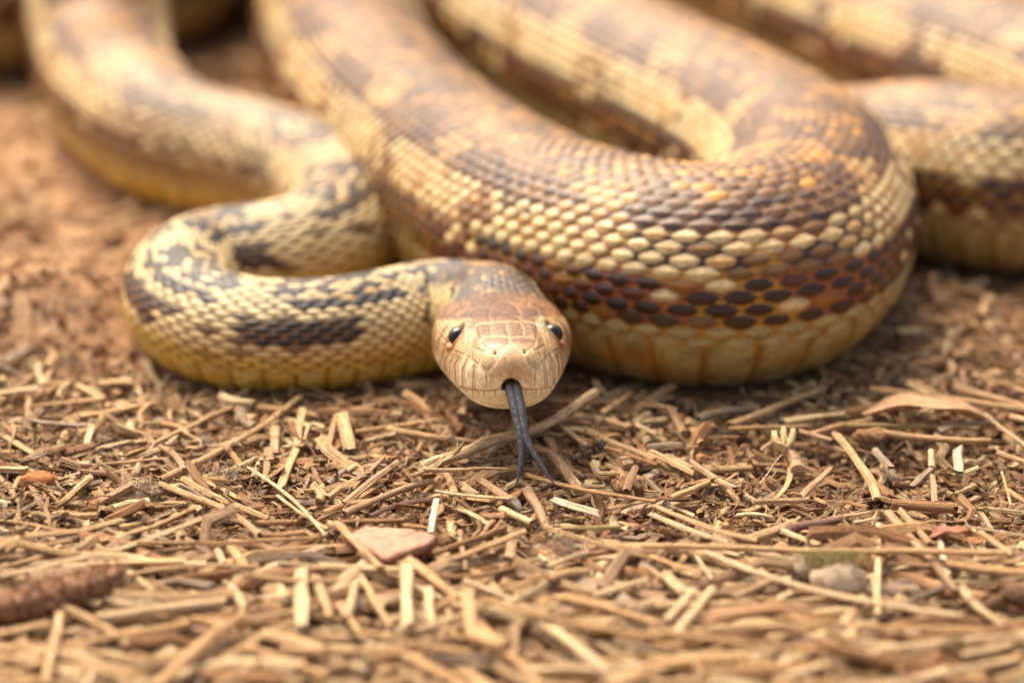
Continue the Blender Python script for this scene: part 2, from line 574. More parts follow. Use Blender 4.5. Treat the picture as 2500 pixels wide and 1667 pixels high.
# neck colours
nq = np.mod(U_i / 10.0 + 0.15 * (n1 - 0.5), 1)
stripe = (np.abs(nq - 0.5) + 0.30 * (n2 - 0.5)) < 0.40 - 0.12 * sstep(S2, 15, 24)
wfar = sstep(S2, 15, 24)
ndk = mixc(K_['black'] * 0.75 + np.zeros(U.shape + (3,)), K_['greyb'] * 0.60 + np.zeros(U.shape + (3,)), wfar)
stripe = stripe & (AC < 39)
nd = np.where(stripe[..., None], ndk, mixc(K_['cream'] + 0 * ndk, K_['cream2'] + 0 * ndk, wfar * 0.5))
nd = np.where((stripe & (r1 < 0.16))[..., None], K_['cream2'], nd)
nd = np.where(((AC < 14) & stripe & (r2 < 0.35))[..., None], K_['greyb'] * 0.8, nd)
nd = np.where(((AC < 24) & stripe & (r3 > 0.80))[..., None], K_['cream'] * 0.9, nd)
nd = np.where(((AC >= 22) & (AC < 30) & (r2 < 0.6))[..., None], K_['cream'] * 0.9, nd)
nl = np.where((r1 < 0.10)[..., None], K_['greyb'], K_['cream'])
nq2 = np.mod(U_i / 10.0 + 0.80, 1)
spot = (AC > 50) & (AC < 76) & ((np.abs(nq2 - 0.5) + 0.22 * (n2 - 0.5)) < 0.25)
nl = np.where(spot[..., None], ndk * 0.8, nl)
nl = mixc(nl, K_['bellyy'] * 0.7 + K_['yellow'] * 0.3, 0.85 * sstep(AC, 74, 104))
neck = mixc(nd, nl, sstep(AC, 46, 50))
colr = mixc(body, neck, wneck)
colr = colr * (0.86 + 0.28 * r3[..., None])
# each scale: pale keel, darker rim
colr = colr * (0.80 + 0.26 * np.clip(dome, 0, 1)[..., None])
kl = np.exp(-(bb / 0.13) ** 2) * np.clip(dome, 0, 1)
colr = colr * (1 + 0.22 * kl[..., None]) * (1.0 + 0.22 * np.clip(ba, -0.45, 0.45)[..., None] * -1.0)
fleck = vnoise(U * 5 + 7, V * 4 + 300, 39); fl2 = vnoise(U * 9 + 70, V * 7 + 30, 44)
colr = mixc(colr, K_['tan'] * 0.85 + 0 * colr, 0.50 * sstep(fleck, 0.50, 0.80) * (A < 60) * (1 - 0.85 * wneck))
colr = mixc(colr, colr * 0.62, sstep(fl2, 0.55, 0.85) * 0.55)
# skin between scales
sk_l = mixc(np.broadcast_to(K_['orange'], colr.shape), K_['yellow'], (vnoise(U * 0.5, V * 0.8 + 50, 35) > 0.48).astype(float))
sk_l = mixc(sk_l, K_['dark'] * 1.2 + 0 * sk_l, ((vnoise(U * 0.35 + 9, V * 0.4 + 70, 36) > 0.62) & (A < 75)).astype(float))
skd = mixc(K_['tan'] * 0.62 + 0 * colr, K_['brown'] * 0.8 + 0 * colr, (vnoise(U * 0.45 + 9, V * 0.5 + 170, 37) > 0.5).astype(float))
sk = mixc(skd, sk_l, sstep(A, 44, 52))
sk_n = mixc(K_['cream2'] * 0.45 + 0 * colr, hexlin('#a46a1c') + 0 * colr, sstep(A, 50, 75))
sk_n = mixc(K_['greyb'] * 0.45 + 0 * colr, sk_n, sstep(A, 40, 52))
sk = mixc(sk, sk_n, wneck)
colr = mixc(sk, colr, scale_m)
# belly scutes
bn = vnoise(U * 1.2 + 5, PH * 0.06 + 40, 38)
bc = mixc(K_['belly'] + 0 * colr, K_['warm'] * 1.3 + 0 * colr, 0.5 * sstep(bn, 0.55, 0.85) * (1 - wneck))
wbel = 1 - sstep(S2, s_neck_end + 8, s_off1 + 4)
bc = mixc(bc, K_['bellyy'] + 0 * colr, 0.92 * wbel * sstep(A + 8 * (bn - 0.5), 100, 128))
bc = mixc(bc, hexlin('#7a5a30') + 0 * colr, 0.45 * sstep(vnoise(U * 2.3 + 5, PH * 0.13 + 40, 46), 0.62, 0.85))
bc = mixc(K_['yellow'] * 0.8 + 0 * colr, bc, sstep(edge, 0.02, 0.16))
bc = mixc(bc, K_['yellow'] + 0 * colr, 0.5 * sstep(A, 108, 118) * (1 - sstep(A, 118, 135)) * sstep(bn, 0.3, 0.6))
colr = mixc(colr, bc, bel)

# --- head: plates, mouth, eyes, crown
nH = int(np.searchsorted(ss, 5.2))
hX, hZ, hT = LX[:nH], LZ[:nH], S2[:nH]
CA, SA = math.cos(math.radians(16)), math.sin(math.radians(16))
hW = hZ * CA + hT * SA
Nl = np.stack([np.sum(N[:nH] * Rv[:nH, None], 2), np.sum(N[:nH] * T[:nH, None], 2), np.sum(N[:nH] * Uv[:nH, None], 2)], -1)
facing = sstep(-Nl[..., 1] * CA + Nl[..., 2] * SA, 0.02, 0.16)
aX = np.abs(hX)
MOUTH = [(0.17, -0.275), (0.22, -0.31), (0.30, -0.335), (0.46, -0.34), (0.70, -0.32), (0.88, -0.285), (1.02, -0.235), (1.13, -0.165), (1.22, -0.05), (1.29, 0.10)]
ARCH = [(0.0, -0.105), (0.07, -0.115), (0.125, -0.155), (0.155, -0.21), (0.17, -0.275)]
SEAMS = [
    [(0.0, 0.53), (0.05, 0.52), (0.12, 0.46), (0.21, 0.36), (0.27, 0.22), (0.37, 0.08), (0.42, 0.03), (0.435, -0.10), (0.425, -0.32)],
    [(0.24, 0.40), (0.36, 0.43), (0.50, 0.41), (0.55, 0.27), (0.57, 0.15), (0.50, 0.08), (0.42, 0.03)],
    [(0.0, 0.53), (0.0, 0.68)], [(0.0, 0.68), (0.0, 0.98)],
    [(0.12, 0.46), (0.24, 0.41)], [(0.36, 0.43), (0.48, 0.50), (0.52, 0.58), (0.44, 0.67), (0.20, 0.69), (0.0, 0.67)],
    [(0.29, 0.685), (0.31, 0.80), (0.27, 0.97)], [(0.0, 0.98), (0.27, 0.97), (0.46, 0.95), (0.60, 0.90), (0.58, 0.74), (0.52, 0.58)],
    [(0.50, 0.41), (0.62, 0.47), (0.72, 0.50)], [(0.58, 0.74), (0.68, 0.66), (0.72, 0.50), (0.73, 0.32)],
    [(0.60, 0.90), (0.72, 0.86), (0.75, 0.70), (0.80, 0.44), (0.84, 0.36)],
    [(0.57, 0.15), (0.66, 0.22), (0.76, 0.32), (0.84, 0.36), (0.93, 0.40), (1.02, 0.42), (1.12, 0.46), (1.2, 0.55)],
    [(0.63, 0.19), (0.67, 0.0), (0.68, -0.32)], [(0.78, 0.33), (0.86, 0.08), (0.86, -0.29)], [(0.89, 0.38), (0.98, 0.15), (0.985, -0.25)],
    [(0.98, 0.41), (1.07, 0.2), (1.08, -0.20)], [(1.06, 0.43), (1.15, 0.25), (1.16, -0.12)], [(1.14, 0.47), (1.22, 0.28), (1.225, -0.04)],
    [(1.0, 0.42), (1.03, 0.56), (1.01, 0.75)], [(1.03, 0.56), (1.14, 0.6), (1.2, 0.72)],
    [(0.27, 0.97), (0.31, 1.10), (0.22, 1.30), (0.0, 1.42)], [(0.60, 0.90), (0.70, 1.02), (0.66, 1.18), (0.50, 1.27), (0.24, 1.28)],
    [(0.0, 1.42), (0.0, 1.80)], [(0.50, 1.27), (0.58, 1.45), (0.50, 1.70), (0.25, 1.82), (0.0, 1.80)],
    # lower lip
    [(0.30, -0.335), (0.285, -0.52)], [(0.42, -0.34), (0.40, -0.53)], [(0.53, -0.335), (0.50, -0.52)], [(0.64, -0.325), (0.61, -0.50)],
    [(0.75, -0.31), (0.72, -0.475)], [(0.86, -0.29), (0.83, -0.44)], [(0.96, -0.26), (0.94, -0.40)], [(1.06, -0.215), (1.04, -0.34)], [(1.14, -0.155), (1.12, -0.27)],
    [(0.05, -0.33), (0.12, -0.48), (0.285, -0.53), (0.40, -0.535), (0.50, -0.525), (0.61, -0.505), (0.72, -0.48), (0.83, -0.445), (0.94, -0.40), (1.04, -0.34), (1.12, -0.27), (1.2, -0.16)],
    [(0.0, -0.30), (0.0, -0.75)], [(0.12, -0.48), (0.30, -0.56), (0.50, -0.62)],
]
def seg_dist(x, y, pts):
    d = np.full(x.shape, 9.0)
    for (x0, y0), (x1, y1) in zip(pts[:-1], pts[1:]):
        vx, vy = x1 - x0, y1 - y0
        k = np.clip(((x - x0) * vx + (y - y0) * vy) / (vx * vx + vy * vy + 1e-9), 0, 1)
        d = np.minimum(d, np.hypot(x - x0 - k * vx, y - y0 - k * vy))
    return d
wob = 0.018 * (vnoise(hX * 6 + 50, hW * 6 + 50, 40) - 0.5)
ds = np.full(hX.shape, 9.0)
for L_ in SEAMS: ds = np.minimum(ds, seg_dist(aX + wob, hW + wob, L_))
dm = np.minimum(seg_dist(aX, hW, MOUTH), seg_dist(aX, hW, ARCH))
plate_zone = facing * (1 - sstep(hT, 2.9, 3.5))
hd = np.zeros_like(hX)
hd += plate_zone * (0.012 * sstep(ds, 0.0, 0.05) + 0.006 * sstep(ds, 0.03, 0.16) - 0.004)
mzone = facing * (1 - sstep(hT, 2.3, 2.8))
hd -= 0.05 * mzone * np.exp(-(dm / 0.022) ** 2)
# lower jaw sits a little inside the upper lip
mx = [p[0] for p in ARCH + MOUTH]; my = [p[1] for p in ARCH + MOUTH]
mline = np.interp(aX, [0.0] + mx[5:], [-0.30] + my[5:])
below = sstep(mline - hW, 0.0, 0.03) * mzone
hd -= 0.045 * below
# tongue notch
arch_w = np.interp(aX, [p[0] for p in ARCH] + [0.2], [p[1] for p in ARCH] + [-0.5])
notch = sstep(arch_w - hW, 0.0, 0.03) * sstep(hW, -0.345, -0.305) * (aX < 0.2) * (hT < 1.0)
# brow ridge, cheek, canthus
hd += 0.06 * np.exp(-((aX - 0.74) / 0.09) ** 2 - ((hT - 1.5) / 0.45) ** 2) * (hZ > 0.25)
hd += 0.035 * np.exp(-((aX - 0.50) / 0.10) ** 2 - ((hT - 0.9) / 0.4) ** 2) * (hZ > 0.2)
hd -= 0.05 * np.exp(-((aX - 0.66) / 0.12) ** 2 - ((hT - 0.85) / 0.3) ** 2 - ((hZ - 0.15) / 0.16) ** 2)
hd += 0.02 * np.exp(-(aX / 0.22) ** 2 - ((hW - 0.12) / 0.25) ** 2) * (hT < 0.6)
# nostrils
dn = np.hypot(aX - 0.285, hW - 0.385)
hd -= 0.05 * facing * np.exp(-(dn / 0.03) ** 2)
# eye sockets
EYE = np.array([0.90, 1.50, 0.315])      # |x|, t, z in the head frame
ER = 0.205
dE = np.sqrt((aX - EYE[0]) ** 2 + (hT - EYE[1]) ** 2 + (hZ - EYE[2]) ** 2)
dEl = np.hypot(hT - EYE[1], (hZ - EYE[2]) * 1.0)
sidef = (aX > 0.6)
hd += 0.035 * np.exp(-((dEl - 0.225) / 0.045) ** 2) * sidef
hd -= 0.06 * (1 - sstep(dEl, 0.12, 0.19)) * sidef
# small scales at the back of the head
back = sstep(hT, 2.6, 3.3)
sideback = sstep(hT, 1.85, 2.2) * (hZ < 0.45) * (hZ > -0.45) * (1 - below)
sc_w = np.maximum(back, 0.6 * sideback)
disp[:nH] = disp[:nH] * sc_w * 0.9 + hd * (1 - back) + (1 - sc_w) * 0.0
C = {k: hexlin(v) for k, v in dict(
    lip='#efdfbc', lipd='#d2b486', chin='#f2e2c0', rost='#c8a67e', tanh='#c4a678', plate='#7a5634', plate2='#8f6840', seam='#e4c592',
    olive='#a8935a', crown='#75502f', oran='#ad7c4a', dk='#4a3628', eyeor='#b8682f', oldark='#6e5a3c', mouthd='#7a3a20', crd='#77583f').items()}
Z3 = np.zeros(hX.shape + (3,))
na = vnoise(hX * 3.0 + 20, hW * 3.0 + 20, 41); nb = vnoise(hX * 9 + 70, hT * 9 + 20, 42); nc_ = vnoise(hX * 22 + 70, hT * 22 + hZ * 22 + 120, 43)
hc = mixc(C['lip'] + Z3, C['tanh'] + Z3, sstep(hW + 0.1 * (na - 0.5), 0.05, 0.55))
hc = mixc(hc, C['lipd'] + Z3, 0.6 * sstep(nb, 0.45, 0.8) * (hW > 0.0))
hc = mixc(hc, C['chin'] + Z3, sstep(-hW, 0.15, 0.4))
# brown plates on the snout top
hc = mixc(hc, C['plate2'] + Z3, 0.75 * sstep(hW, 0.50, 0.60) * (1 - sstep(aX, 0.52, 0.70)))
platef = sstep(hW, 0.50, 0.60) * (1 - sstep(aX, 0.55, 0.68)) * sstep(ds, 0.008, 0.045)
hc = mixc(hc, C['plate'] * (0.8 + 0.5 * nb[..., None]), 0.60 * platef)
# nasal plates olive
nas = seg_dist(aX, hW, [(0.40, 0.30), (0.46, 0.15)])
hc = mixc(hc, C['olive'] + Z3, 0.7 * (1 - sstep(nas, 0.07, 0.14)) * sstep(ds, 0.01, 0.04))
hc = mixc(hc, C['olive'] * 0.9 + Z3, 0.5 * np.exp(-(seg_dist(aX, hW, [(0.62, 0.60), (0.66, 0.35)]) / 0.08) ** 2))
# rostral
rosb = np.interp(hW, [-0.3, -0.1, 0.03, 0.08, 0.22, 0.36, 0.46, 0.53], [0.43, 0.43, 0.42, 0.37, 0.27, 0.21, 0.12, 0.0])
ro = sstep(rosb - aX, 0.0, 0.04) * (hW > mline) * (hW < 0.55)
hc = mixc(hc, C['rost'] * (0.92 + 0.16 * na[..., None]), 0.85 * ro)
hc = mixc(hc, C['lip'] + Z3, 0.55 * ro * sstep(-hW, -0.05, 0.2))
hc = mixc(hc, C['crd'] + Z3, 0.45 * np.exp(-((aX) / 0.10) ** 2 - ((hW - 0.38) / 0.06) ** 2))
# crown
cr = sstep(hW, 0.97, 1.10) * sstep(hZ, 0.05, 0.3)
crc = mixc(C['crown'] * (0.85 + 0.3 * nb[..., None]), C['oran'] + Z3, 0.75 * sstep(0.6 * na + 0.4 * nb, 0.50, 0.66))
crc = mixc(crc, C['dk'] + Z3, 0.6 * np.exp(-((aX - 0.66) / 0.12) ** 2 - ((hW - 1.06) / 0.10) ** 2))
crc = mixc(crc, C['crd'] + Z3, 0.7 * sstep(hT, 2.6, 3.6))
hc = mixc(hc, crc, cr)
# temple mottling behind the eye
tm = sstep(aX, 0.92, 1.05) * sstep(hW, 0.35, 0.6)
tmc = mixc(C['lipd'] + Z3, C['oran'] * 0.8 + Z3, sstep(nb * 0.6 + na * 0.4, 0.45, 0.65))
hc = mixc(hc, tmc, 0.8 * tm * (1 - cr))
hc = mixc(hc, C['plate2'] + Z3, 0.55 * sstep(nc_, 0.6, 0.8) * sstep(aX, 0.9, 1.05) * sstep(hW, 0.25, 0.45))
# dark smudge under the eye, seams
hc = mixc(hc, C['crd'] + Z3, 0.6 * np.exp(-(seg_dist(aX, hW, [(0.98, 0.40), (0.93, 0.30)]) / 0.05) ** 2))
sea = np.exp(-(ds / 0.013) ** 2) * plate_zone * (1 - 0.75 * sstep(hW, 1.0, 1.15))
hc = mixc(hc, C['seam'] + Z3, 0.45 * sea * (hW > -0.0))
hc = mixc(hc, C['plate2'] + Z3, 0.75 * np.exp(-((ds - 0.022) / 0.012) ** 2) * plate_zone * (hW > -0.3) * (hW < 0.5) * (aX > 0.45))
lowl = np.exp(-(ds / 0.013) ** 2) * plate_zone * (hW < mline)
hc = mixc(hc, C['oran'] * 0.75 + Z3, 0.8 * lowl * sstep(hW, -0.56, -0.36))
hc = mixc(hc, C['mouthd'] + Z3, 0.75 * mzone * np.exp(-(dm / 0.014) ** 2) * (aX > 0.15))
eyer = np.exp(-((dEl - 0.225) / 0.07) ** 2) * sidef
hc = mixc(hc, C['eyeor'] + Z3, 0.85 * eyer * sstep(-(hZ - EYE[2]), -0.15, 0.1))
hc = mixc(hc, C['dk'] + Z3, 0.5 * eyer * sstep(hZ - EYE[2], 0.05, 0.2))  # shade under the brow overhang, painted into the upper eye rim
hc = mixc(hc, C['dk'] * 0.4 + Z3, np.exp(-(dn / 0.022) ** 2) * facing)
hc = mixc(hc, hexlin('#2a0f0c') + Z3, notch)  # occlusion inside the tongue notch painted as a dark colour
nd_ = vnoise(hX * 45 + 70, hT * 45 + hZ * 45 + 220, 47)
hc *= (0.88 + 0.24 * nc_)[..., None] * (0.93 + 0.14 * nd_)[..., None]
hc = mixc(hc, hc * np.array([0.72, 0.66, 0.60]), 0.6 * sstep(nb, 0.58, 0.85) * (hW > -0.1))
hc = mixc(hc, C['lip'] * 1.0 + Z3, 0.5 * sstep(nd_, 0.86, 0.95) * (hW > 0.4))

hw_ = sstep(hT, 3.0, 4.0) * (0.6 + 0.4 * sstep(hZ, -0.2, 0.3))
hw_ = np.maximum(hw_, sstep(hT, 3.9, 4.6))
lightside = mixc(colr[:nH], C['lip'] * 0.9 + Z3, 0.75 * (1 - sstep(hT, 4.2, 5.2)) * (1 - sstep(A[:nH], 40, 60) * 0 - sstep(hZ, -0.1, 0.35)))
colr[:nH] = mixc(hc, lightside, hw_)
nape = (1 - sstep(A, 40, 56)) * (1 - sstep(S2, 5.3, 6.6)) * sstep(S2, 3.0, 3.6)
napc = K_['greyb'] * 0.62 * (0.85 + 0.3 * r3[..., None])
napc = mixc(napc, K_['tan'] + 0 * napc, (((r2 < 0.10) | ((J_i < 2) & (S2 > 4.6) & (S2 < 5.6))) * scale_m).astype(float) * 0.85)
colr = mixc(colr, napc, 0.9 * nape)
# pale band of small scales on the side of the neck
sideneck = sstep(A, 62, 74) * (1 - sstep(A, 100, 108)) * (1 - sstep(S2, 6.2, 8.2)) * sstep(S2, 3.8, 4.6)
colr = mixc(colr, K_['cream'] * (0.80 + 0.2 * scale_m[..., None]), 0.55 * sideneck)

dst = vnoise(U * 1.7 + 15, PH * 0.2 + 140, 49)
colr = mixc(colr, hexlin('#a8835c') + 0 * colr, (0.55 * sstep(A, 112, 140) * sstep(dst, 0.3, 0.75) + 0.10 * sstep(fl2, 0.6, 0.9) * (1 - wneck)) * (S2 > 5))
tone = 0.86 + 0.22 * wbel * bel
tone[:nH] = tone[:nH] + 0.22 * (1 - sstep(hW, 0.2, 0.6)) * (1 - sstep(hT, 2.8, 4.0)) + 0.08 * (1 - sstep(hT, 2.8, 4.0))
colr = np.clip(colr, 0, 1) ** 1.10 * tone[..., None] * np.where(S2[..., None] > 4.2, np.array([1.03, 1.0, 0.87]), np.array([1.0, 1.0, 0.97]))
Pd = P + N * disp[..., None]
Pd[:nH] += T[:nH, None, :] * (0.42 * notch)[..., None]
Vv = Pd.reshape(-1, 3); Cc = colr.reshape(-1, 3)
nr = len(ss)
quads = grid_quads(nr, NP)
if flip > 0: quads = quads[:, ::-1]
tip0 = len(Vv); tip1 = tip0 + 1
Vv = np.concatenate([Vv, [TIP + Uv[0] * -0.10 - T[0] * 0.002], [cen[-1] + T[-1] * 0.05]])
Cc = np.concatenate([Cc, [colr[0].mean(0)], [K_['brown']]])
j = np.arange(NP)
t1 = np.stack([np.full(NP, tip0), j, (j + 1) % NP], -1)
t2 = np.stack([np.full(NP, tip1), (nr - 1) * NP + (j + 1) % NP, (nr - 1) * NP + j], -1)
if flip < 0: pass
tris = np.concatenate([t1, t2])
sme = mesh_from('snake_body', Vv, quads=quads, tris=tris, cols=Cc)
import bmesh
bm_ = bmesh.new(); bm_.from_mesh(sme)
bmesh.ops.recalc_face_normals(bm_, faces=bm_.faces[:])
bm_.to_mesh(sme); bm_.free()
snake = bpy.data.objects.new('snake', None)
snake.empty_display_size = 0.01
scn.collection.objects.link(snake)
snake['label'] = 'coiled tan and brown blotched snake facing the viewer with its tongue out'
snake['category'] = 'snake'
link('body', sme, M_SNAKE, snake)
print('snake verts', len(Vv), 'rings', nr)

HR, HU = Rv[5], Uv[5]
def head_pt(x, t, z): return TIP + HB * t + HR * x + HU * z

def uv_ball(c, r, axis_dir, pupil_col, iris_col, nseg=40):
    """ball whose pole looks along axis_dir, coloured pupil / iris / sclera by angle"""
    c = np.array(c); ax = np.array(axis_dir) / np.linalg.norm(axis_dir)
    t_ = np.cross(ax, [0, 0, 1.0]); t_ /= np.linalg.norm(t_); b_ = np.cross(t_, ax)
    th = np.linspace(0.02, math.pi - 0.02, nseg); ph_ = np.linspace(0, 2 * math.pi, nseg, endpoint=False)
    TH, PHH = np.meshgrid(th, ph_, indexing='ij')
    bul = 1 + 0.06 * np.exp(-(TH / 0.6) ** 2)
    V_ = c + r * bul[..., None] * (np.cos(TH)[..., None] * ax + (np.sin(TH) * np.cos(PHH))[..., None] * t_ + (np.sin(TH) * np.sin(PHH))[..., None] * b_)
    k = sstep(TH, 1.0, 1.08)
    col = mixc(np.broadcast_to(hexlin(pupil_col), V_.shape), hexlin(iris_col) * (0.7 + 0.6 * vnoise(PHH * 8, TH * 4, 50)[..., None]), k)
    k2 = sstep(TH, 1.15, 1.25)
    col = mixc(col, hexlin('#2b1a12') + 0 * col, k2)
    q_ = grid_quads(nseg, nseg)
    Vf = np.concatenate([V_.reshape(-1, 3), [c + ax * r * 1.06], [c - ax * r]])
    Cf = np.concatenate([col.reshape(-1, 3), [hexlin(pupil_col)], [hexlin('#2b1a12')]])
    jj = np.arange(nseg); n_ = nseg * nseg
    t_a = np.stack([np.full(nseg, n_), jj, (jj + 1) % nseg], -1)
    t_b = np.stack([np.full(nseg, n_ + 1), n_ - nseg + (jj + 1) % nseg, n_ - nseg + jj], -1)
    return mesh_from('eye', Vf, quads=q_, tris=np.concatenate([t_a, t_b]), cols=Cf)

for sx in (-1, 1):
    ctr = head_pt(sx * (EYE[0] - 0.0), EYE[1], EYE[2])
    look = HR * sx * 0.72 - HB * 0.66 + HU * 0.18
    link('eye', uv_ball(ctr, ER, look, '#0c0b0e', '#5a2e16'), M_EYE, snake)

def tube_arrays(pts, radii, m=12, flat=1.0, up=(0, 0, 1.0), ridges=None):
    pts = np.array(pts, float); n = len(pts)
    Tn = np.gradient(pts, axis=0); Tn /= np.linalg.norm(Tn, axis=1)[:, None] + 1e-9
    upv = np.array(up, float)
    Sd = np.cross(Tn, upv); Sd /= np.linalg.norm(Sd, axis=1)[:, None] + 1e-9
    Un = np.cross(Sd, Tn)
    an = np.linspace(0, 2 * math.pi, m, endpoint=False)
    rad_ = np.asarray(radii, float)[:, None] * (1 if ridges is None else ridges[None, :])
    V_ = pts[:, None] + (rad_ * np.cos(an))[..., None] * Sd[:, None] + (rad_ * flat * np.sin(an))[..., None] * Un[:, None]
    V_ = V_.reshape(-1, 3)
    q_ = grid_quads(n, m)
    V_ = np.concatenate([V_, [pts[0]], [pts[-1]]])
    jj = np.arange(m)
    t_ = np.concatenate([np.stack([np.full(m, n * m), (jj + 1) % m, jj], -1), np.stack([np.full(m, n * m + 1), (n - 1) * m + jj, (n - 1) * m + (jj + 1) % m], -1)])
    return V_, q_, t_

def merge(parts):
    V_, Q_, T_, C_, F_ = [], [], [], [], []
    b = 0
    for v, q_, t_, c, f_ in parts:
        V_.append(v); Q_.append(np.asarray(q_).reshape(-1, 4) + b); T_.append(np.asarray(t_).reshape(-1, 3) + b)
        C_.append(np.broadcast_to(c, (len(v), 3)) if np.ndim(c) == 1 else c); F_.append(f_ if f_ is not None else np.zeros((len(v), 3)))
        b += len(v)
    return np.concatenate(V_), np.concatenate(Q_), np.concatenate(T_), np.concatenate(C_), np.concatenate(F_)

# forked tongue
parts = []
for sgn, tipp, mid in ((-1, (0.06, -1.22, 0.50), (0.175, -0.98, 0.93)), (1, (0.82, -1.32, 0.58), (0.50, -1.02, 0.95))):
    ctl = [(-0.02 + sgn * 0.055, 0.55, 2.12), (0.0 + sgn * 0.062, 0.10, 2.08), (0.05 + sgn * 0.06, -0.15, 1.93), (0.13 + sgn * 0.055, -0.42, 1.66),
           (0.20 + sgn * 0.045, -0.68, 1.36), mid, tipp]
    f_, t_ = cubic(ctl)
    n_ = 60
    pt = f_(np.linspace(0, t_[-1], n_))
    k = np.linspace(0, 1, n_)
    rad_ = np.interp(k, [0, 0.2, 0.45, 0.62, 0.85, 1.0], [0.100, 0.100, 0.094, 0.080, 0.046, 0.008])
    v, q_, tr = tube_arrays(pt, rad_, 12, 0.75, up=(0, -0.6, 0.8))
    kc = np.concatenate([np.repeat(k, 12), [0, 1]])
    c = mixc(hexlin('#2b1512') + np.zeros((len(v), 3)), hexlin('#3d3c42') + np.zeros((len(v), 3)), sstep(kc, 0.22, 0.34))
    c = mixc(c, hexlin('#40363a') + 0 * c, sstep(kc, 0.7, 0.95))
    parts.append((v, q_, tr, c, None))
v, q_, tr, c, f_ = merge(parts)
link('tongue', mesh_from('tongue', v, q_, tr, cols=c), M_TONGUE, snake)

# ------------------------------------------------------------------ litter: chips, straws and sticks
TONES = {k: hexlin(v) for k, v in dict(
    tan='#cba779', light='#dabd92', pale='#e0c696', white='#e0cfae', brown='#aa825c', dark='#775843', grey='#a8927a',
    reddish='#ad8058', olive='#ab9666', golden='#c9a070', purple='#8a6a5c', dust='#bc9a76').items()}

def chip_arrays(L, w, th, kind, bend, tone, seed, sag=0.0, node=None, m=14):
    r_ = np.random.default_rng(seed)
    n = int(max(5, min(26, L / 0.22)))
    x = np.linspace(-L / 2, L / 2, n)
    k = x / (L / 2)
    a = np.linspace(0, 2 * math.pi, m, endpoint=False) + r_.random() * 0.3
    if kind == 'stem':
        oy, oz = np.cos(a) * w / 2, np.sin(a) * w / 2 * 0.9
        rid = 1 + 0.05 * r_.standard_normal(m)
    elif kind == 'split':
        oy = np.cos(a) * w / 2; oz = np.maximum(np.sin(a), -0.25) * w / 2 * 0.8
        rid = 1 + 0.10 * r_.standard_normal(m)
    else:
        oy = np.sign(np.cos(a)) * np.abs(np.cos(a)) ** 0.45 * w / 2
        oz = np.sign(np.sin(a)) * np.abs(np.sin(a)) ** 0.45 * th / 2
        oz = oz + 0.10 * w * r_.standard_normal(m) * 0.5
        rid = 1 + 0.03 * r_.standard_normal(m)
    oy = oy * rid; oz = oz * rid
    wid = 1 + 0.07 * np.interp(x, np.linspace(-L / 2, L / 2, 6), r_.standard_normal(6))
    taper = 1 - 0.25 * r_.random() * (k + 1) / 2
    if node is not None: taper = taper + 0.18 * np.exp(-((x - node * L / 2) / (0.35 * w)) ** 2)
    wid = wid * taper
    cy = bend * (1 - k ** 2) + 0.02 * L * np.interp(x, np.linspace(-L / 2, L / 2, 5), r_.standard_normal(5)) * 0.35
    cz = sag * (1 - k ** 2) + 0.01 * L * np.interp(x, np.linspace(-L / 2, L / 2, 4), r_.standard_normal(4)) * 0.3
    twist = (r_.random() - 0.5) * 0.6 * k if kind == 'strip' else 0 * k
    cth, sth = np.cos(twist), np.sin(twist)
    Vx = np.repeat(x[:, None], m, 1)
    y_ = oy[None] * wid[:, None]; z_ = oz[None] * wid[:, None]
    Vy = cy[:, None] + y_ * cth[:, None] - z_ * sth[:, None]
    Vz = cz[:, None] + y_ * sth[:, None] + z_ * cth[:, None]
    rag = (0.25 if kind == 'stem' else 0.9) * w
    sl = (r_.random(2) - 0.5) * (0.6 if kind == 'stem' else 1.6)
    Vx[0] -= rag * 0.5 * r_.random(m) + sl[0] * oy
    Vx[-1] += rag * 0.5 * r_.random(m) + sl[1] * oy
    V_ = np.stack([Vx, Vy, Vz], -1).reshape(-1, 3)
    q_ = grid_quads(n, m)
    inset = 0.35 * w if kind == 'stem' else 0.05 * w
    V_ = np.concatenate([V_, [[-L / 2 + inset, cy[0], cz[0]]], [[L / 2 - inset, cy[-1], cz[-1]]]])
    jj = np.arange(m)
    t_ = np.concatenate([np.stack([np.full(m, n * m), (jj + 1) % m, jj], -1), np.stack([np.full(m, n * m + 1), (n - 1) * m + jj, (n - 1) * m + (jj + 1) % m], -1)])
    fib_ = np.concatenate([np.stack([Vx, np.repeat((a * w * 0.55 / 1.0)[None], n, 0), np.full((n, m), seed % 97 * 3.1)], -1).reshape(-1, 3), [[-L / 2, 0, 0], [L / 2, 0, 0]]])
    base = TONES[tone] * (0.92 + 0.16 * r_.random())
    c = base[None, None] * (1 + 0.10 * r_.standard_normal((1, m, 1))) * (1 + 0.05 * r_.standard_normal((n, 1, 1)))
    if node is not None: c = c * (1 - 0.45 * np.exp(-((x - node * L / 2) / (0.25 * w)) ** 2))[:, None, None]
    c = c.reshape(-1, 3)
    c = np.concatenate([c, [base * (0.45 if kind == 'stem' else 0.9)] * 2])
    return V_, q_, t_, c, fib_

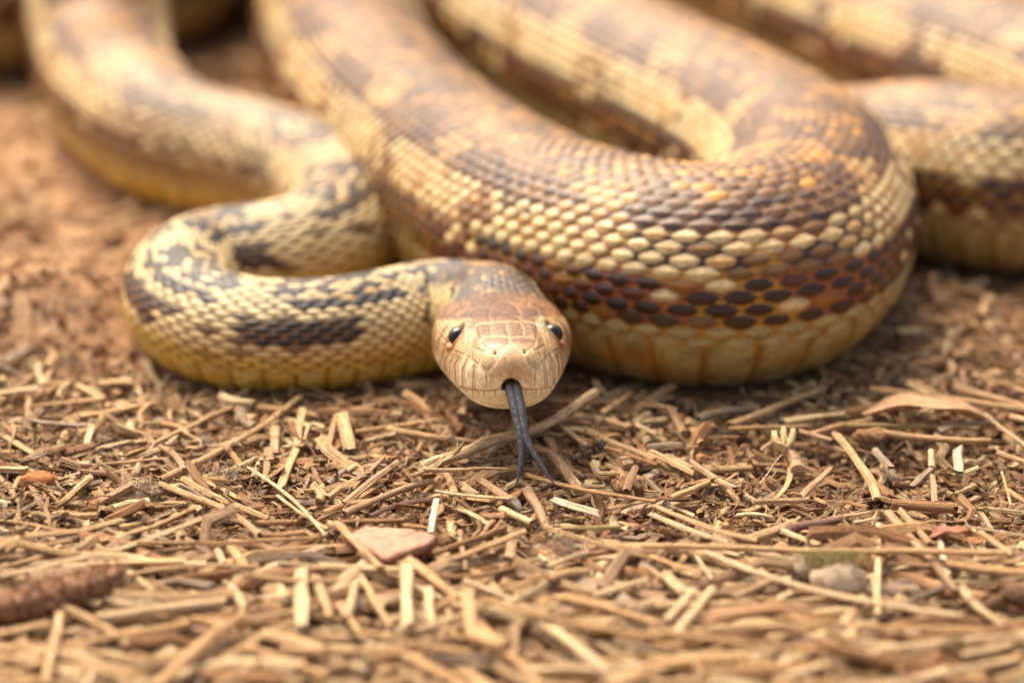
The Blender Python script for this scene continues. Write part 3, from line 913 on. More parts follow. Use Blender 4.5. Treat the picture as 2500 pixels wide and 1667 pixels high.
CHIPS = [
    (-8.942, -4.639, 0.4, -5.66, -2.313, 0.4, 0.151, -0.274, 'split', 'light', None, 'long curved light tan split straw rising to the right, behind the fuzzy twig', 'split straws on the soil'),
    (-9.049, -4.066, 0.33, -5.894, -1.772, 0.33, 0.119, -0.206, 'split', 'tan', None, 'long thin tan split straw rising to the right, behind the fuzzy twig', 'split straws on the soil'),
    (-9.308, -2.6, 0.35, -8.334, -3.364, 0.35, 0.051, 0.0, 'strip', 'light', None, 'short thin light tan wood strip falling to the right, before the orange bark lump', 'flat wood strips on the soil'),
    (-9.385, -2.185, 0.3, -7.986, -2.807, 0.3, 0.086, 0.078, 'stem', 'tan', None, 'thin tan straw falling to the right, before the orange bark lump', 'loose straws on the soil'),
    (-7.023, -3.355, 0.42, -3.484, -3.127, 0.42, 0.081, -0.084, 'stem', 'golden', -0.2, 'long thin jointed golden brown straw lying crosswise, left of the left upright strip', 'loose straws on the soil'),
    (-6.866, -4.75, 0.42, -4.457, -4.317, 0.42, 0.099, 0.243, 'split', 'tan', None, 'thin curved tan split straw lying crosswise, right of the grey-olive stone', 'split straws on the soil'),
    (-6.631, -0.819, 0.38, -4.55, -2.893, 0.38, 0.138, 0.153, 'stem', 'tan', None, 'tan straw falling to the right, behind the left upright strip', 'loose straws on the soil'),
    (-6.225, -0.397, 0.3, -4.484, -2.106, 0.3, 0.14, -0.094, 'split', 'tan', None, 'tan split straw falling to the right, behind the left upright strip', 'split straws on the soil'),
    (-6.605, -0.481, 0.3, -4.31, 3.471, 0.3, 0.14, -0.161, 'split', 'tan', None, 'long tan split straw rising to the right, before the neck coil', 'split straws on the soil'),
    (-4.347, -0.814, 0.3, -4.193, 2.899, 0.3, 0.175, -0.027, 'strip', 'tan', None, 'long tan wood strip pointing at the viewer, before the neck coil', 'flat wood strips on the soil'),
    (-5.001, -0.149, 0.42, -3.359, -2.975, 0.42, 0.083, 0.109, 'split', 'light', None, 'long thin light tan split straw falling to the right, left of the flat pinkish stone', 'split straws on the soil'),
    (-4.374, -1.312, 0.38, -3.346, -2.662, 0.38, 0.069, -0.052, 'split', 'light', None, 'thin light tan split straw falling to the right, left of the flat pinkish stone', 'split straws on the soil'),
    (-5.955, -0.29, 0.25, -4.944, 0.74, 0.25, 0.093, -0.094, 'stem', 'pale', None, 'short thin pale cream straw rising to the right, before the neck coil', 'loose straws on the soil'),
    (-7.938, 0.392, 0.25, -6.637, 0.652, 0.25, 0.108, 0.0, 'strip', 'dust', None, 'short thin dusty tan wood strip lying crosswise, right of the orange bark lump', 'flat wood strips on the soil'),
    (-7.875, -0.056, 0.22, -6.867, 0.458, 0.22, 0.108, 0.0, 'strip', 'dust', None, 'short thin dusty tan wood strip rising to the right, right of the orange bark lump', 'flat wood strips on the soil'),
    (-6.951, 1.448, 0.25, -5.683, 3.109, 0.25, 0.119, 0.028, 'strip', 'tan', None, 'thin tan wood strip rising to the right, left of the neck coil', 'flat wood strips on the soil'),
    (-8.61, 2.731, 0.25, -7.153, 3.395, 0.25, 0.151, 0.0, 'strip', 'golden', None, 'golden brown wood strip rising to the right, behind the orange bark lump', 'flat wood strips on the soil'),
    (-10.098, 1.809, 0.25, -8.974, 0.565, 0.25, 0.146, 0.0, 'strip', 'tan', None, 'tan wood strip falling to the right, behind the orange bark lump', 'flat wood strips on the soil'),
    (-10.252, 2.659, 0.2, -9.69, 2.659, 0.2, 0.094, 0.0, 'stem', 'tan', None, 'short thin tan straw lying crosswise, behind the orange bark lump, nearer', 'loose straws on the soil'),
    (-8.342, 2.174, 0.25, -8.306, 1.18, 0.25, 0.155, 0.0, 'strip', 'light', None, 'short light tan wood strip pointing at the viewer, behind the orange bark lump', 'flat wood strips on the soil'),
    (-8.875, 1.291, 0.2, -8.84, 2.012, 0.2, 0.111, 0.0, 'stem', 'light', None, 'short thin light tan straw rising to the right, behind the orange bark lump', 'loose straws on the soil'),
    (-9.876, 3.996, 0.2, -9.706, 2.752, 0.2, 0.122, 0.0, 'stem', 'tan', None, 'short thin tan straw pointing at the viewer, behind the orange bark lump', 'loose straws on the soil'),
    (-9.408, -2.065, 0.28, -8.541, -1.019, 0.28, 0.091, -0.056, 'stem', 'grey', None, 'short thin greyish straw rising to the right, before the orange bark lump', 'loose straws on the soil'),
    (-9.74, -0.205, 0.25, -9.151, -1.363, 0.25, 0.124, 0.0, 'split', 'dust', None, 'short thin dusty tan split straw falling to the right, left of the orange bark lump', 'split straws on the soil'),
    (-3.67, -4.692, 0.5, -3.529, -6.624, 0.5, 0.283, 0.0, 'strip', 'light', None, 'thick light tan wood strip pointing at the viewer, before the left upright strip', 'flat wood strips on the soil'),
    (-4.892, -4.924, 0.4, -4.548, -5.829, 0.4, 0.129, 0.0, 'split', 'light', None, 'short thin light tan split straw falling to the right, left of the left upright strip', 'split straws on the soil'),
    (-6.133, -4.898, 0.35, -4.738, -5.87, 0.35, 0.117, -0.066, 'stem', 'tan', None, 'thin tan straw falling to the right, right of the grey-olive stone', 'loose straws on the soil'),
    (-5.671, -9.046, 0.65, -4.539, -6.507, 0.65, 0.191, 0.063, 'split', 'golden', None, 'golden brown split straw rising to the right, before the grey-olive stone', 'split straws on the soil'),
    (-8.616, -6.515, 0.3, -7.882, -6.182, 0.3, 0.159, 0.0, 'split', 'tan', None, 'short tan split straw rising to the right, before the fuzzy twig', 'split straws on the soil'),
    (-7.61, -6.223, 0.5, -7.49, -8.536, 0.5, 0.162, 0.0, 'strip', 'tan', None, 'tan wood strip pointing at the viewer, near the bottom left corner', 'flat wood strips on the soil'),
    (-7.405, -7.196, 0.35, -6.264, -6.409, 0.35, 0.126, 0.0, 'stem', 'tan', None, 'short thin tan straw rising to the right, before the grey-olive stone', 'loose straws on the soil'),
    (-4.347, -7.316, 0.45, -2.986, -8.262, 0.45, 0.13, 0.0, 'stem', 'golden', None, 'thin golden brown straw falling to the right, before the left upright strip', 'loose straws on the soil'),
    (-4.327, -5.127, 0.25, -3.183, -5.266, 0.25, 0.104, 0.0, 'strip', 'brown', None, 'short thin brown wood strip lying crosswise, left of the left upright strip', 'flat wood strips on the soil'),
    (-8.159, -7.325, 0.35, -7.167, -8.145, 0.35, 0.124, 0.0, 'stem', 'dust', None, 'short thin dusty tan straw falling to the right, near the bottom left corner', 'loose straws on the soil'),
    (-3.816, -7.38, 0.45, -2.572, -7.508, 0.45, 0.131, 0.0, 'split', 'tan', None, 'short tan split straw lying crosswise, before the left upright strip', 'split straws on the soil'),
    (-4.078, -4.132, 0.4, -3.075, -4.314, 0.4, 0.113, 0.0, 'split', 'pale', None, 'short thin pale cream split straw lying crosswise, behind the left upright strip', 'split straws on the soil'),
    (-5.006, -3.439, 0.35, -4.703, -4.179, 0.35, 0.184, 0.0, 'strip', 'golden', None, 'short golden brown wood strip falling to the right, left of the left upright strip', 'flat wood strips on the soil'),
    (-8.566, -7.797, 0.4, -7.668, -8.407, 0.4, 0.104, 0.0, 'stem', 'tan', None, 'short thin tan straw falling to the right, near the bottom left corner', 'loose straws on the soil'),
    (-6.867, -8.691, 0.45, -6.797, -8.138, 0.45, 0.122, 0.0, 'stem', 'light', None, 'short thin light tan straw rising to the right, near the bottom left corner', 'loose straws on the soil'),
    (-6.166, -7.86, 0.4, -4.87, -7.671, 0.4, 0.111, 0.0, 'stem', 'dust', None, 'short thin dusty tan straw lying crosswise, before the grey-olive stone', 'loose straws on the soil'),
    (-4.706, 2.242, 0.22, -4.602, 0.981, 0.22, 0.203, 0.0, 'strip', 'dust', None, 'short dusty tan wood strip pointing at the viewer, before the neck coil', 'flat wood strips on the soil'),
    (-3.645, 1.673, 0.25, -3.592, 0.565, 0.25, 0.08, 0.0, 'strip', 'tan', None, 'short thin tan wood strip pointing at the viewer, before the neck coil', 'flat wood strips on the soil'),
    (-5.698, -0.393, 0.2, -5.284, -0.267, 0.2, 0.093, 0.0, 'stem', 'pale', None, 'short thin pale cream straw lying crosswise, before the neck coil', 'loose straws on the soil'),
    (-4.924, -0.29, 0.25, -4.828, 0.652, 0.25, 0.151, 0.0, 'stem', 'pale', None, 'short pale cream straw rising to the right, before the neck coil', 'loose straws on the soil'),
    (-3.941, -1.061, 0.3, -3.86, -0.229, 0.3, 0.071, -0.027, 'stem', 'grey', None, 'short thin greyish straw pointing at the viewer, left of the flat pinkish stone', 'loose straws on the soil'),
    (-4.649, -2.2, 0.25, -3.828, -2.161, 0.25, 0.117, 0.0, 'stem', 'brown', None, 'short thin brown straw lying crosswise, left of the flat pinkish stone', 'loose straws on the soil'),
    (-9.962, 1.025, 0.2, -9.682, 0.981, 0.2, 0.168, 0.0, 'stem', 'golden', None, 'short golden brown straw lying crosswise, behind the orange bark lump', 'loose straws on the soil'),
    (-6.798, -6.862, 0.38, -5.482, -6.332, 0.38, 0.158, -0.037, 'split', 'golden', None, 'short golden brown split straw rising to the right, before the grey-olive stone', 'split straws on the soil'),
    (-8.414, -8.296, 0.4, -7.492, -7.608, 0.4, 0.123, 0.0, 'stem', 'golden', None, 'short thin golden brown straw rising to the right, near the bottom left corner', 'loose straws on the soil'),
    (-4.758, -8.719, 0.5, -4.032, -7.727, 0.5, 0.135, 0.0, 'split', 'tan', None, 'short tan split straw rising to the right, before the left upright strip', 'split straws on the soil'),
    (-3.445, -4.678, 0.42, -3.095, -6.071, 0.42, 0.162, 0.0, 'strip', 'tan', None, 'short tan wood strip pointing at the viewer, right of the left upright strip', 'flat wood strips on the soil'),
    (-7.117, -3.933, 0.3, -6.897, -3.339, 0.3, 0.121, 0.0, 'stem', 'tan', None, 'short thin tan straw rising to the right, behind the grey-olive stone', 'loose straws on the soil'),
    (-5.266, -3.514, 0.35, -5.08, -4.033, 0.35, 0.134, 0.0, 'stem', 'light', None, 'short light tan straw falling to the right, left of the left upright strip', 'loose straws on the soil'),
    (-8.865, -3.414, 0.3, -7.951, -3.036, 0.3, 0.067, 0.0, 'split', 'tan', None, 'short thin tan split straw rising to the right, behind the fuzzy twig', 'split straws on the soil'),
    (-5.879, -2.858, 0.25, -5.293, -3.612, 0.25, 0.101, 0.0, 'split', 'dust', None, 'short thin dusty tan split straw falling to the right, behind the grey-olive stone', 'split straws on the soil'),
    (-9.396, -0.955, 0.25, -9.349, 0.22, 0.25, 0.107, 0.0, 'split', 'tan', None, 'short thin tan split straw rising to the right, left of the orange bark lump', 'split straws on the soil'),
    (-8.779, -0.205, 0.25, -7.663, -0.79, 0.25, 0.128, 0.0, 'split', 'tan', None, 'short thin tan split straw falling to the right, right of the orange bark lump', 'split straws on the soil'),
    (-4.593, -4.639, 0.4, -4.126, -4.35, 0.4, 0.086, 0.0, 'stem', 'tan', None, 'short thin tan straw rising to the right, left of the left upright strip', 'loose straws on the soil'),
    (-3.081, -1.99, 0.32, -1.502, -0.524, 0.32, 0.154, 0.096, 'stem', 'dust', None, 'dusty tan straw rising to the right, behind the flat pinkish stone', 'loose straws on the soil'),
    (-3.443, -1.183, 0.28, -2.861, -0.27, 0.28, 0.141, 0.038, 'stem', 'tan', None, 'short tan straw rising to the right, behind the flat pinkish stone', 'loose straws on the soil'),
    (-3.483, -0.563, 0.26, -3.003, 0.37, 0.26, 0.15, 0.02, 'stem', 'grey', None, 'short greyish straw rising to the right, left of the frayed pale fibre', 'loose straws on the soil'),
    (-3.114, -1.426, 0.28, -2.213, 0.413, 0.28, 0.149, 0.0, 'split', 'dust', None, 'dusty tan split straw rising to the right, left of the frayed pale fibre', 'split straws on the soil'),
    (-3.015, -0.728, 0.24, -2.481, 0.762, 0.24, 0.107, 0.0, 'split', 'dust', None, 'thin dusty tan split straw rising to the right, left of the frayed pale fibre', 'split straws on the soil'),
    (-3.086, 1.9, 0.25, -1.806, 2.359, 0.25, 0.111, 0.0, 'stem', 'tan', None, 'short thin tan straw lying crosswise, left of the frayed pale fibre', 'loose straws on the soil'),
    (-2.46, 1.969, 0.28, -0.602, 1.336, 0.28, 0.147, -0.044, 'stem', 'tan', -0.4, 'jointed tan straw lying crosswise, behind the frayed pale fibre', 'loose straws on the soil'),
    (-1.411, -1.257, 0.45, 0.054, -1.582, 0.45, 0.091, -0.085, 'split', 'pale', None, 'thin pale cream split straw lying crosswise, left of the seed husk', 'split straws on the soil'),
    (-1.484, -2.959, 0.45, -1.401, -1.622, 0.45, 0.123, 0.0, 'strip', 'white', None, 'short thin whitish wood strip pointing at the viewer, right of the flat pinkish stone', 'flat wood strips on the soil'),
    (-2.597, -2.028, 0.3, -1.516, -1.306, 0.3, 0.111, 0.144, 'stem', 'purple', None, 'short thin purplish brown straw rising to the right, behind the flat pinkish stone', 'loose straws on the soil'),
    (-3.171, -2.222, 0.28, -1.973, -2.144, 0.28, 0.124, 0.0, 'stem', 'brown', None, 'short thin brown straw lying crosswise, behind the flat pinkish stone', 'loose straws on the soil'),
    (-1.967, -2.317, 0.25, -1.416, -2.434, 0.25, 0.123, 0.0, 'split', 'brown', None, 'short thin brown split straw lying crosswise, right of the flat pinkish stone', 'split straws on the soil'),
    (-1.417, -3.623, 0.33, -0.117, -2.559, 0.33, 0.129, 0.0, 'stem', 'brown', 0.6, 'thin jointed brown straw rising to the right, left of the seed husk', 'loose straws on the soil'),
    (-1.305, -4.052, 0.36, 0.223, -2.775, 0.36, 0.141, -0.032, 'split', 'tan', None, 'tan split straw rising to the right, before the seed husk', 'split straws on the soil'),
    (-3.134, -2.754, 0.5, -2.309, -4.476, 0.5, 0.127, -0.018, 'split', 'tan', None, 'thin tan split straw falling to the right, left of the flat pinkish stone', 'split straws on the soil'),
    (-3.373, -4.281, 0.42, -1.985, -4.426, 0.42, 0.165, 0.0, 'split', 'pale', None, 'short pale cream split straw lying crosswise, before the flat pinkish stone', 'split straws on the soil'),
    (-1.558, -4.452, 0.36, 0.052, -4.199, 0.36, 0.112, -0.245, 'stem', 'brown', None, 'thin curved brown straw lying crosswise, right of the middle upright strip', 'loose straws on the soil'),
    (0.265, -1.027, 0.4, 0.664, -2.703, 0.4, 0.18, 0.0, 'strip', 'dust', None, 'dusty tan wood strip falling to the right, right of the seed husk', 'flat wood strips on the soil'),
    (-0.188, -1.772, 0.33, 0.361, -2.326, 0.33, 0.159, 0.0, 'stem', 'pale', None, 'short pale cream straw falling to the right, before the seed husk', 'loose straws on the soil'),
    (0.268, -0.488, 0.42, 2.653, -1.64, 0.42, 0.126, -0.118, 'split', 'golden', None, 'thin golden brown split straw falling to the right, right of the forked tongue tips', 'split straws on the soil'),
    (0.698, -2.739, 0.38, 2.572, -3.945, 0.38, 0.128, -0.035, 'split', 'tan', None, 'thin tan split straw falling to the right, right of the seed husk', 'split straws on the soil'),
    (0.613, -4.179, 0.35, 1.355, -3.589, 0.35, 0.113, 0.033, 'stem', 'light', None, 'short thin light tan straw rising to the right, before the seed husk, right one', 'loose straws on the soil'),
    (1.356, -3.563, 0.3, 1.929, -3.429, 0.3, 0.114, 0.0, 'stem', 'brown', None, 'short thin brown straw lying crosswise, right of the seed husk', 'loose straws on the soil'),
    (1.44, -5.249, 0.35, 2.339, -4.684, 0.35, 0.157, 0.0, 'split', 'light', None, 'short light tan split straw rising to the right, right of the seed husk', 'split straws on the soil'),
    (-1.83, -4.574, 0.55, -1.752, -6.718, 0.55, 0.219, 0.0, 'strip', 'pale', None, 'pale cream wood strip pointing at the viewer, right of the middle upright strip', 'flat wood strips on the soil'),
    (-1.438, -5.162, 0.45, -1.37, -6.397, 0.45, 0.173, 0.0, 'strip', 'light', None, 'short light tan wood strip pointing at the viewer, right of the middle upright strip', 'flat wood strips on the soil'),
    (-2.801, -6.236, 0.4, -2.717, -4.853, 0.4, 0.168, 0.0, 'stem', 'light', None, 'short light tan straw pointing at the viewer, right of the left upright strip', 'loose straws on the soil'),
    (-2.628, -4.678, 0.42, -2.03, -6.474, 0.42, 0.142, -0.013, 'split', 'tan', None, 'tan split straw falling to the right, left of the middle upright strip', 'split straws on the soil'),
    (-1.835, -4.025, 0.42, -0.651, -5.935, 0.42, 0.196, 0.043, 'strip', 'golden', None, 'golden brown wood strip falling to the right, right of the middle upright strip', 'flat wood strips on the soil'),
    (-0.644, -6.424, 0.5, 0.497, -8.719, 0.5, 0.186, 0.0, 'strip', 'golden', None, 'golden brown wood strip falling to the right, behind the bottom centre', 'flat wood strips on the soil'),
    (-1.577, -6.822, 0.5, -0.459, -5.951, 0.5, 0.114, 0.0, 'split', 'light', None, 'short thin light tan split straw rising to the right, right of the middle upright strip', 'split straws on the soil'),
    (-0.491, -5.907, 0.62, 2.401, -7.242, 0.62, 0.145, -0.143, 'split', 'golden', None, 'long golden brown split straw falling to the right, behind the bottom centre', 'split straws on the soil'),
    (0.459, -6.424, 0.5, 1.567, -8.166, 0.5, 0.206, 0.0, 'strip', 'light', None, 'light tan wood strip falling to the right, right of the bottom centre', 'flat wood strips on the soil'),
    (-0.079, -5.245, 0.42, 0.476, -4.678, 0.42, 0.163, 0.0, 'split', 'golden', None, 'short golden brown split straw rising to the right, right of the middle upright strip', 'split straws on the soil'),
    (-0.795, -4.892, 0.42, 0.05, -5.592, 0.42, 0.149, 0.031, 'split', 'light', None, 'short light tan split straw falling to the right, right of the middle upright strip, farther', 'split straws on the soil'),
    (-3.093, -7.536, 0.5, -1.797, -7.599, 0.5, 0.155, 0.0, 'split', 'golden', None, 'short golden brown split straw lying crosswise, before the middle upright strip', 'split straws on the soil'),
    (-1.956, -7.472, 0.5, -0.704, -8.719, 0.5, 0.178, 0.0, 'split', 'golden', None, 'golden brown split straw falling to the right, left of the bottom centre', 'split straws on the soil'),
    (-2.458, -6.729, 0.45, -0.878, -7.444, 0.45, 0.131, -0.071, 'split', 'golden', None, 'golden brown split straw falling to the right, before the middle upright strip', 'split straws on the soil'),
    (1.934, -5.829, 0.4, 2.555, -5.554, 0.4, 0.148, 0.0, 'stem', 'light', None, 'short light tan straw rising to the right, right of the bottom centre', 'loose straws on the soil'),
    (0.694, -5.454, 0.42, 2.447, -6.407, 0.42, 0.154, 0.07, 'strip', 'golden', None, 'golden brown wood strip falling to the right, right of the bottom centre', 'flat wood strips on the soil'),
    (1.757, -7.947, 0.5, 2.424, -8.041, 0.5, 0.154, 0.0, 'strip', 'light', None, 'short light tan wood strip lying crosswise, right of the bottom centre', 'flat wood strips on the soil'),
    (0.747, 0.893, 0.3, 1.217, -0.814, 0.3, 0.179, 0.0, 'strip', 'dust', None, 'dusty tan wood strip falling to the right, right of the forked tongue tips', 'flat wood strips on the soil'),
    (0.615, 2.152, 0.26, 0.821, 0.981, 0.26, 0.184, 0.0, 'strip', 'dust', None, 'short dusty tan wood strip falling to the right, right of the snake chin', 'flat wood strips on the soil'),
    (0.952, 2.266, 0.25, 1.447, 1.269, 0.25, 0.118, 0.0, 'split', 'light', None, 'short thin light tan split straw falling to the right, right of the snake chin', 'split straws on the soil'),
    (1.462, 1.878, 0.3, 2.763, 0.543, 0.3, 0.117, -0.032, 'split', 'tan', None, 'thin tan split straw falling to the right, right of the forked tongue tips', 'split straws on the soil'),
    (1.842, 1.069, 0.3, 2.751, 0.283, 0.3, 0.116, 0.0, 'split', 'reddish', None, 'short thin reddish brown split straw falling to the right, right of the forked tongue tips', 'split straws on the soil'),
    (1.825, 2.825, 0.25, 2.391, 3.781, 0.25, 0.136, 0.0, 'split', 'tan', None, 'short tan split straw rising to the right, right of the snake chin', 'split straws on the soil'),
    (2.478, 2.266, 0.25, 2.864, 1.809, 0.25, 0.111, 0.0, 'split', 'light', None, 'short thin light tan split straw falling to the right, left of the big right coil', 'split straws on the soil'),
    (1.257, -0.625, 0.25, 1.752, -0.625, 0.25, 0.106, 0.0, 'stem', 'dust', None, 'short thin dusty tan straw lying crosswise, right of the forked tongue tips', 'loose straws on the soil'),
    (1.66, -0.144, 0.3, 2.052, -0.144, 0.3, 0.093, 0.0, 'stem', 'light', None, 'short thin light tan straw lying crosswise, right of the forked tongue tips', 'loose straws on the soil'),
    (2.123, -1.044, 0.35, 2.343, 0.003, 0.35, 0.163, 0.0, 'stem', 'dust', None, 'short dusty tan straw pointing at the viewer, right of the forked tongue tips', 'loose straws on the soil'),
    (-0.048, -3.752, 0.32, 0.019, -2.924, 0.32, 0.222, 0.0, 'strip', 'dust', None, 'short dusty tan wood strip pointing at the viewer, before the seed husk', 'flat wood strips on the soil'),
    (-0.582, -0.546, 0.33, 0.054, -1.531, 0.33, 0.176, 0.0, 'split', 'dust', None, 'short dusty tan split straw falling to the right, behind the seed husk', 'split straws on the soil'),
    (0.052, -4.069, 0.35, 0.517, -3.849, 0.35, 0.1, 0.0, 'stem', 'light', None, 'short thin light tan straw rising to the right, before the seed husk, left one', 'loose straws on the soil'),
    (-3.397, 2.502, 0.35, -3.137, 0.87, 0.35, 0.265, 0.0, 'strip', 'tan', None, 'thick tan wood strip pointing at the viewer, right of the neck coil', 'flat wood strips on the soil'),
    (-3.584, 1.025, 0.28, -3.533, 2.569, 0.28, 0.126, 0.0, 'split', 'tan', None, 'thin tan split straw pointing at the viewer, before the neck coil', 'split straws on the soil'),
    (0.786, -1.369, 0.33, 1.571, -1.931, 0.33, 0.153, -0.035, 'split', 'white', None, 'short whitish split straw falling to the right, right of the forked tongue tips', 'split straws on the soil'),
    (0.907, -2.472, 0.28, 1.967, -2.418, 0.28, 0.096, 0.0, 'stem', 'olive', None, 'short thin olive tan straw lying crosswise, right of the seed husk', 'loose straws on the soil'),
    (0.333, -1.387, 0.3, 0.686, -1.061, 0.3, 0.07, 0.0, 'strip', 'dark', None, 'short thin dark brown wood strip rising to the right, before the forked tongue tips', 'flat wood strips on the soil'),
    (-0.967, -2.653, 0.3, -0.808, -4.153, 0.3, 0.094, 0.0, 'split', 'dust', None, 'thin dusty tan split straw pointing at the viewer, right of the flat pinkish stone', 'split straws on the soil'),
    (0.921, -6.992, 0.45, 1.819, -6.33, 0.45, 0.126, 0.0, 'stem', 'tan', None, 'short thin tan straw rising to the right, right of the bottom centre', 'loose straws on the soil'),
    (-1.098, -5.897, 0.4, -0.951, -6.899, 0.4, 0.108, 0.0, 'stem', 'tan', None, 'short thin tan straw pointing at the viewer, right of the middle upright strip', 'loose straws on the soil'),
    (1.545, -8.808, 0.55, 2.351, -8.256, 0.55, 0.152, 0.0, 'split', 'golden', None, 'short golden brown split straw rising to the right, right of the bottom centre', 'split straws on the soil'),
    (-0.257, -8.041, 0.5, 0.437, -8.719, 0.5, 0.134, 0.0, 'stem', 'tan', None, 'short tan straw falling to the right, right of the bottom centre', 'loose straws on the soil'),
    (-2.96, -5.692, 0.4, -2.45, -6.899, 0.4, 0.127, 0.0, 'split', 'tan', None, 'short thin tan split straw falling to the right, right of the left upright strip', 'split straws on the soil'),
    (-0.639, -6.87, 0.42, 0.08, -6.673, 0.42, 0.113, 0.0, 'stem', 'dust', None, 'short thin dusty tan straw lying crosswise, behind the bottom centre', 'loose straws on the soil'),
    (1.787, -1.668, 0.28, 2.674, -1.264, 0.28, 0.091, 0.0, 'split', 'tan', None, 'short thin tan split straw rising to the right, right of the forked tongue tips', 'split straws on the soil'),
    (1.957, -2.705, 0.25, 2.6, -2.082, 0.25, 0.096, 0.0, 'strip', 'dark', None, 'short thin dark brown wood strip rising to the right, right of the forked tongue tips', 'flat wood strips on the soil'),
    (-0.487, 0.675, 0.2, 0.02, 0.85, 0.2, 0.08, 0.0, 'stem', 'dust', None, 'short thin dusty tan straw lying crosswise, left of the forked tongue tips', 'loose straws on the soil'),
    (-1.228, -0.142, 0.26, -1.069, -0.977, 0.26, 0.156, 0.0, 'stem', 'tan', None, 'short tan straw pointing at the viewer, before the frayed pale fibre', 'loose straws on the soil'),
    (0.957, 0.414, 0.24, 1.26, -0.52, 0.24, 0.136, 0.0, 'strip', 'light', None, 'short light tan wood strip falling to the right, right of the forked tongue tips', 'flat wood strips on the soil'),
    (2.549, -0.225, 0.22, 2.835, -0.892, 0.22, 0.099, 0.0, 'stem', 'grey', None, 'short thin greyish straw falling to the right, right of the forked tongue tips', 'loose straws on the soil'),
    (2.358, -3.504, 0.5, 8.674, -3.907, 0.5, 0.127, -0.067, 'stem', 'tan', -0.62, 'very long thin jointed tan straw lying crosswise, behind the mossy pebbles', 'loose straws on the soil'),
    (3.41, -3.792, 0.45, 7.654, -6.198, 0.45, 0.137, -0.355, 'split', 'light', None, 'long curved light tan split straw falling to the right, before the mossy pebbles', 'split straws on the soil'),
    (6.381, 1.583, 0.35, 6.82, -1.332, 0.35, 0.186, 0.059, 'strip', 'tan', None, 'tan wood strip falling to the right, right of the pronged rootlet', 'flat wood strips on the soil'),
    (6.886, -1.895, 0.35, 7.69, -4.971, 0.35, 0.161, 0.013, 'strip', 'dust', None, 'long dusty tan wood strip falling to the right, left of the reddish leaf scrap', 'flat wood strips on the soil'),
    (7.162, -1.895, 0.35, 7.523, -3.215, 0.35, 0.137, 0.0, 'split', 'tan', None, 'short tan split straw falling to the right, left of the reddish leaf scrap', 'split straws on the soil'),
    (6.22, -6.036, 0.4, 6.662, -2.55, 0.4, 0.112, 0.0, 'stem', 'pale', 0.1, 'long thin jointed pale cream straw pointing at the viewer, right of the long straight straw', 'loose straws on the soil'),
    (2.583, -1.676, 0.36, 4.364, -3.16, 0.36, 0.123, -0.099, 'split', 'tan', None, 'thin tan split straw falling to the right, before the pronged rootlet', 'split straws on the soil'),
    (2.567, -2.013, 0.33, 3.858, -3.175, 0.33, 0.116, -0.051, 'split', 'light', None, 'thin light tan split straw falling to the right, left of the mossy pebbles', 'split straws on the soil'),
    (2.993, -1.184, 0.28, 3.703, -0.524, 0.28, 0.176, 0.0, 'split', 'tan', None, 'short tan split straw rising to the right, left of the pronged rootlet', 'split straws on the soil'),
    (3.475, 0.368, 0.3, 4.175, -0.816, 0.3, 0.143, -0.068, 'split', 'dust', None, 'short dusty tan split straw falling to the right, left of the pronged rootlet', 'split straws on the soil'),
    (2.711, 0.936, 0.26, 3.449, -0.059, 0.26, 0.144, 0.0, 'split', 'tan', None, 'short tan split straw falling to the right, left of the pronged rootlet', 'split straws on the soil'),
    (4.523, -1.305, 0.26, 5.544, -1.224, 0.26, 0.119, 0.0, 'stem', 'dust', None, 'short thin dusty tan straw lying crosswise, before the pronged rootlet', 'loose straws on the soil'),
    (5.41, -1.145, 0.3, 6.064, 0.025, 0.3, 0.142, 0.0, 'strip', 'dust', None, 'short dusty tan wood strip rising to the right, before the pronged rootlet', 'flat wood strips on the soil'),
    (5.941, -2.046, 0.27, 6.59, -1.808, 0.27, 0.104, 0.0, 'split', 'dust', None, 'short thin dusty tan split straw rising to the right, behind the long straight straw', 'split straws on the soil'),
    (6.258, -2.266, 0.3, 6.724, -2.108, 0.3, 0.083, 0.0, 'split', 'light', None, 'short thin light tan split straw lying crosswise, behind the long straight straw', 'split straws on the soil'),
    (4.919, -2.655, 0.3, 5.508, -3.19, 0.3, 0.143, 0.0, 'split', 'light', None, 'short light tan split straw falling to the right, left of the long straight straw', 'split straws on the soil'),
    (5.474, -2.241, 0.25, 5.825, -3.089, 0.25, 0.068, 0.0, 'stem', 'reddish', None, 'short thin reddish brown straw falling to the right, left of the long straight straw', 'loose straws on the soil'),
    (7.322, 1.741, 0.32, 9.357, 1.336, 0.32, 0.154, -0.135, 'stem', 'tan', None, 'curved tan straw lying crosswise, before the curled dry leaf', 'loose straws on the soil'),
    (6.459, 2.243, 0.26, 9.221, 2.059, 0.26, 0.134, 0.0, 'stem', 'olive', None, 'olive tan straw lying crosswise, left of the curled dry leaf', 'loose straws on the soil'),
    (7.323, 3.839, 0.35, 10.375, 2.736, 0.35, 0.144, 0.0, 'stem', 'tan', None, 'long tan straw lying crosswise, right of the curled dry leaf', 'loose straws on the soil'),
    (9.08, 4.055, 0.3, 10.425, 2.993, 0.3, 0.145, 0.0, 'stem', 'tan', None, 'tan straw falling to the right, right of the curled dry leaf', 'loose straws on the soil'),
    (4.334, 2.198, 0.28, 6.312, 4.004, 0.28, 0.166, 0.0, 'split', 'tan', None, 'tan split straw rising to the right, right of the big right coil', 'split straws on the soil'),
    (4.322, 2.041, 0.26, 5.817, 2.151, 0.26, 0.156, 0.0, 'split', 'golden', None, 'short golden brown split straw lying crosswise, behind the pronged rootlet', 'split straws on the soil'),
    (8.5, -0.169, 0.35, 8.642, 0.869, 0.35, 0.202, 0.0, 'strip', 'white', None, 'short whitish wood strip pointing at the viewer, near the right edge', 'flat wood strips on the soil'),
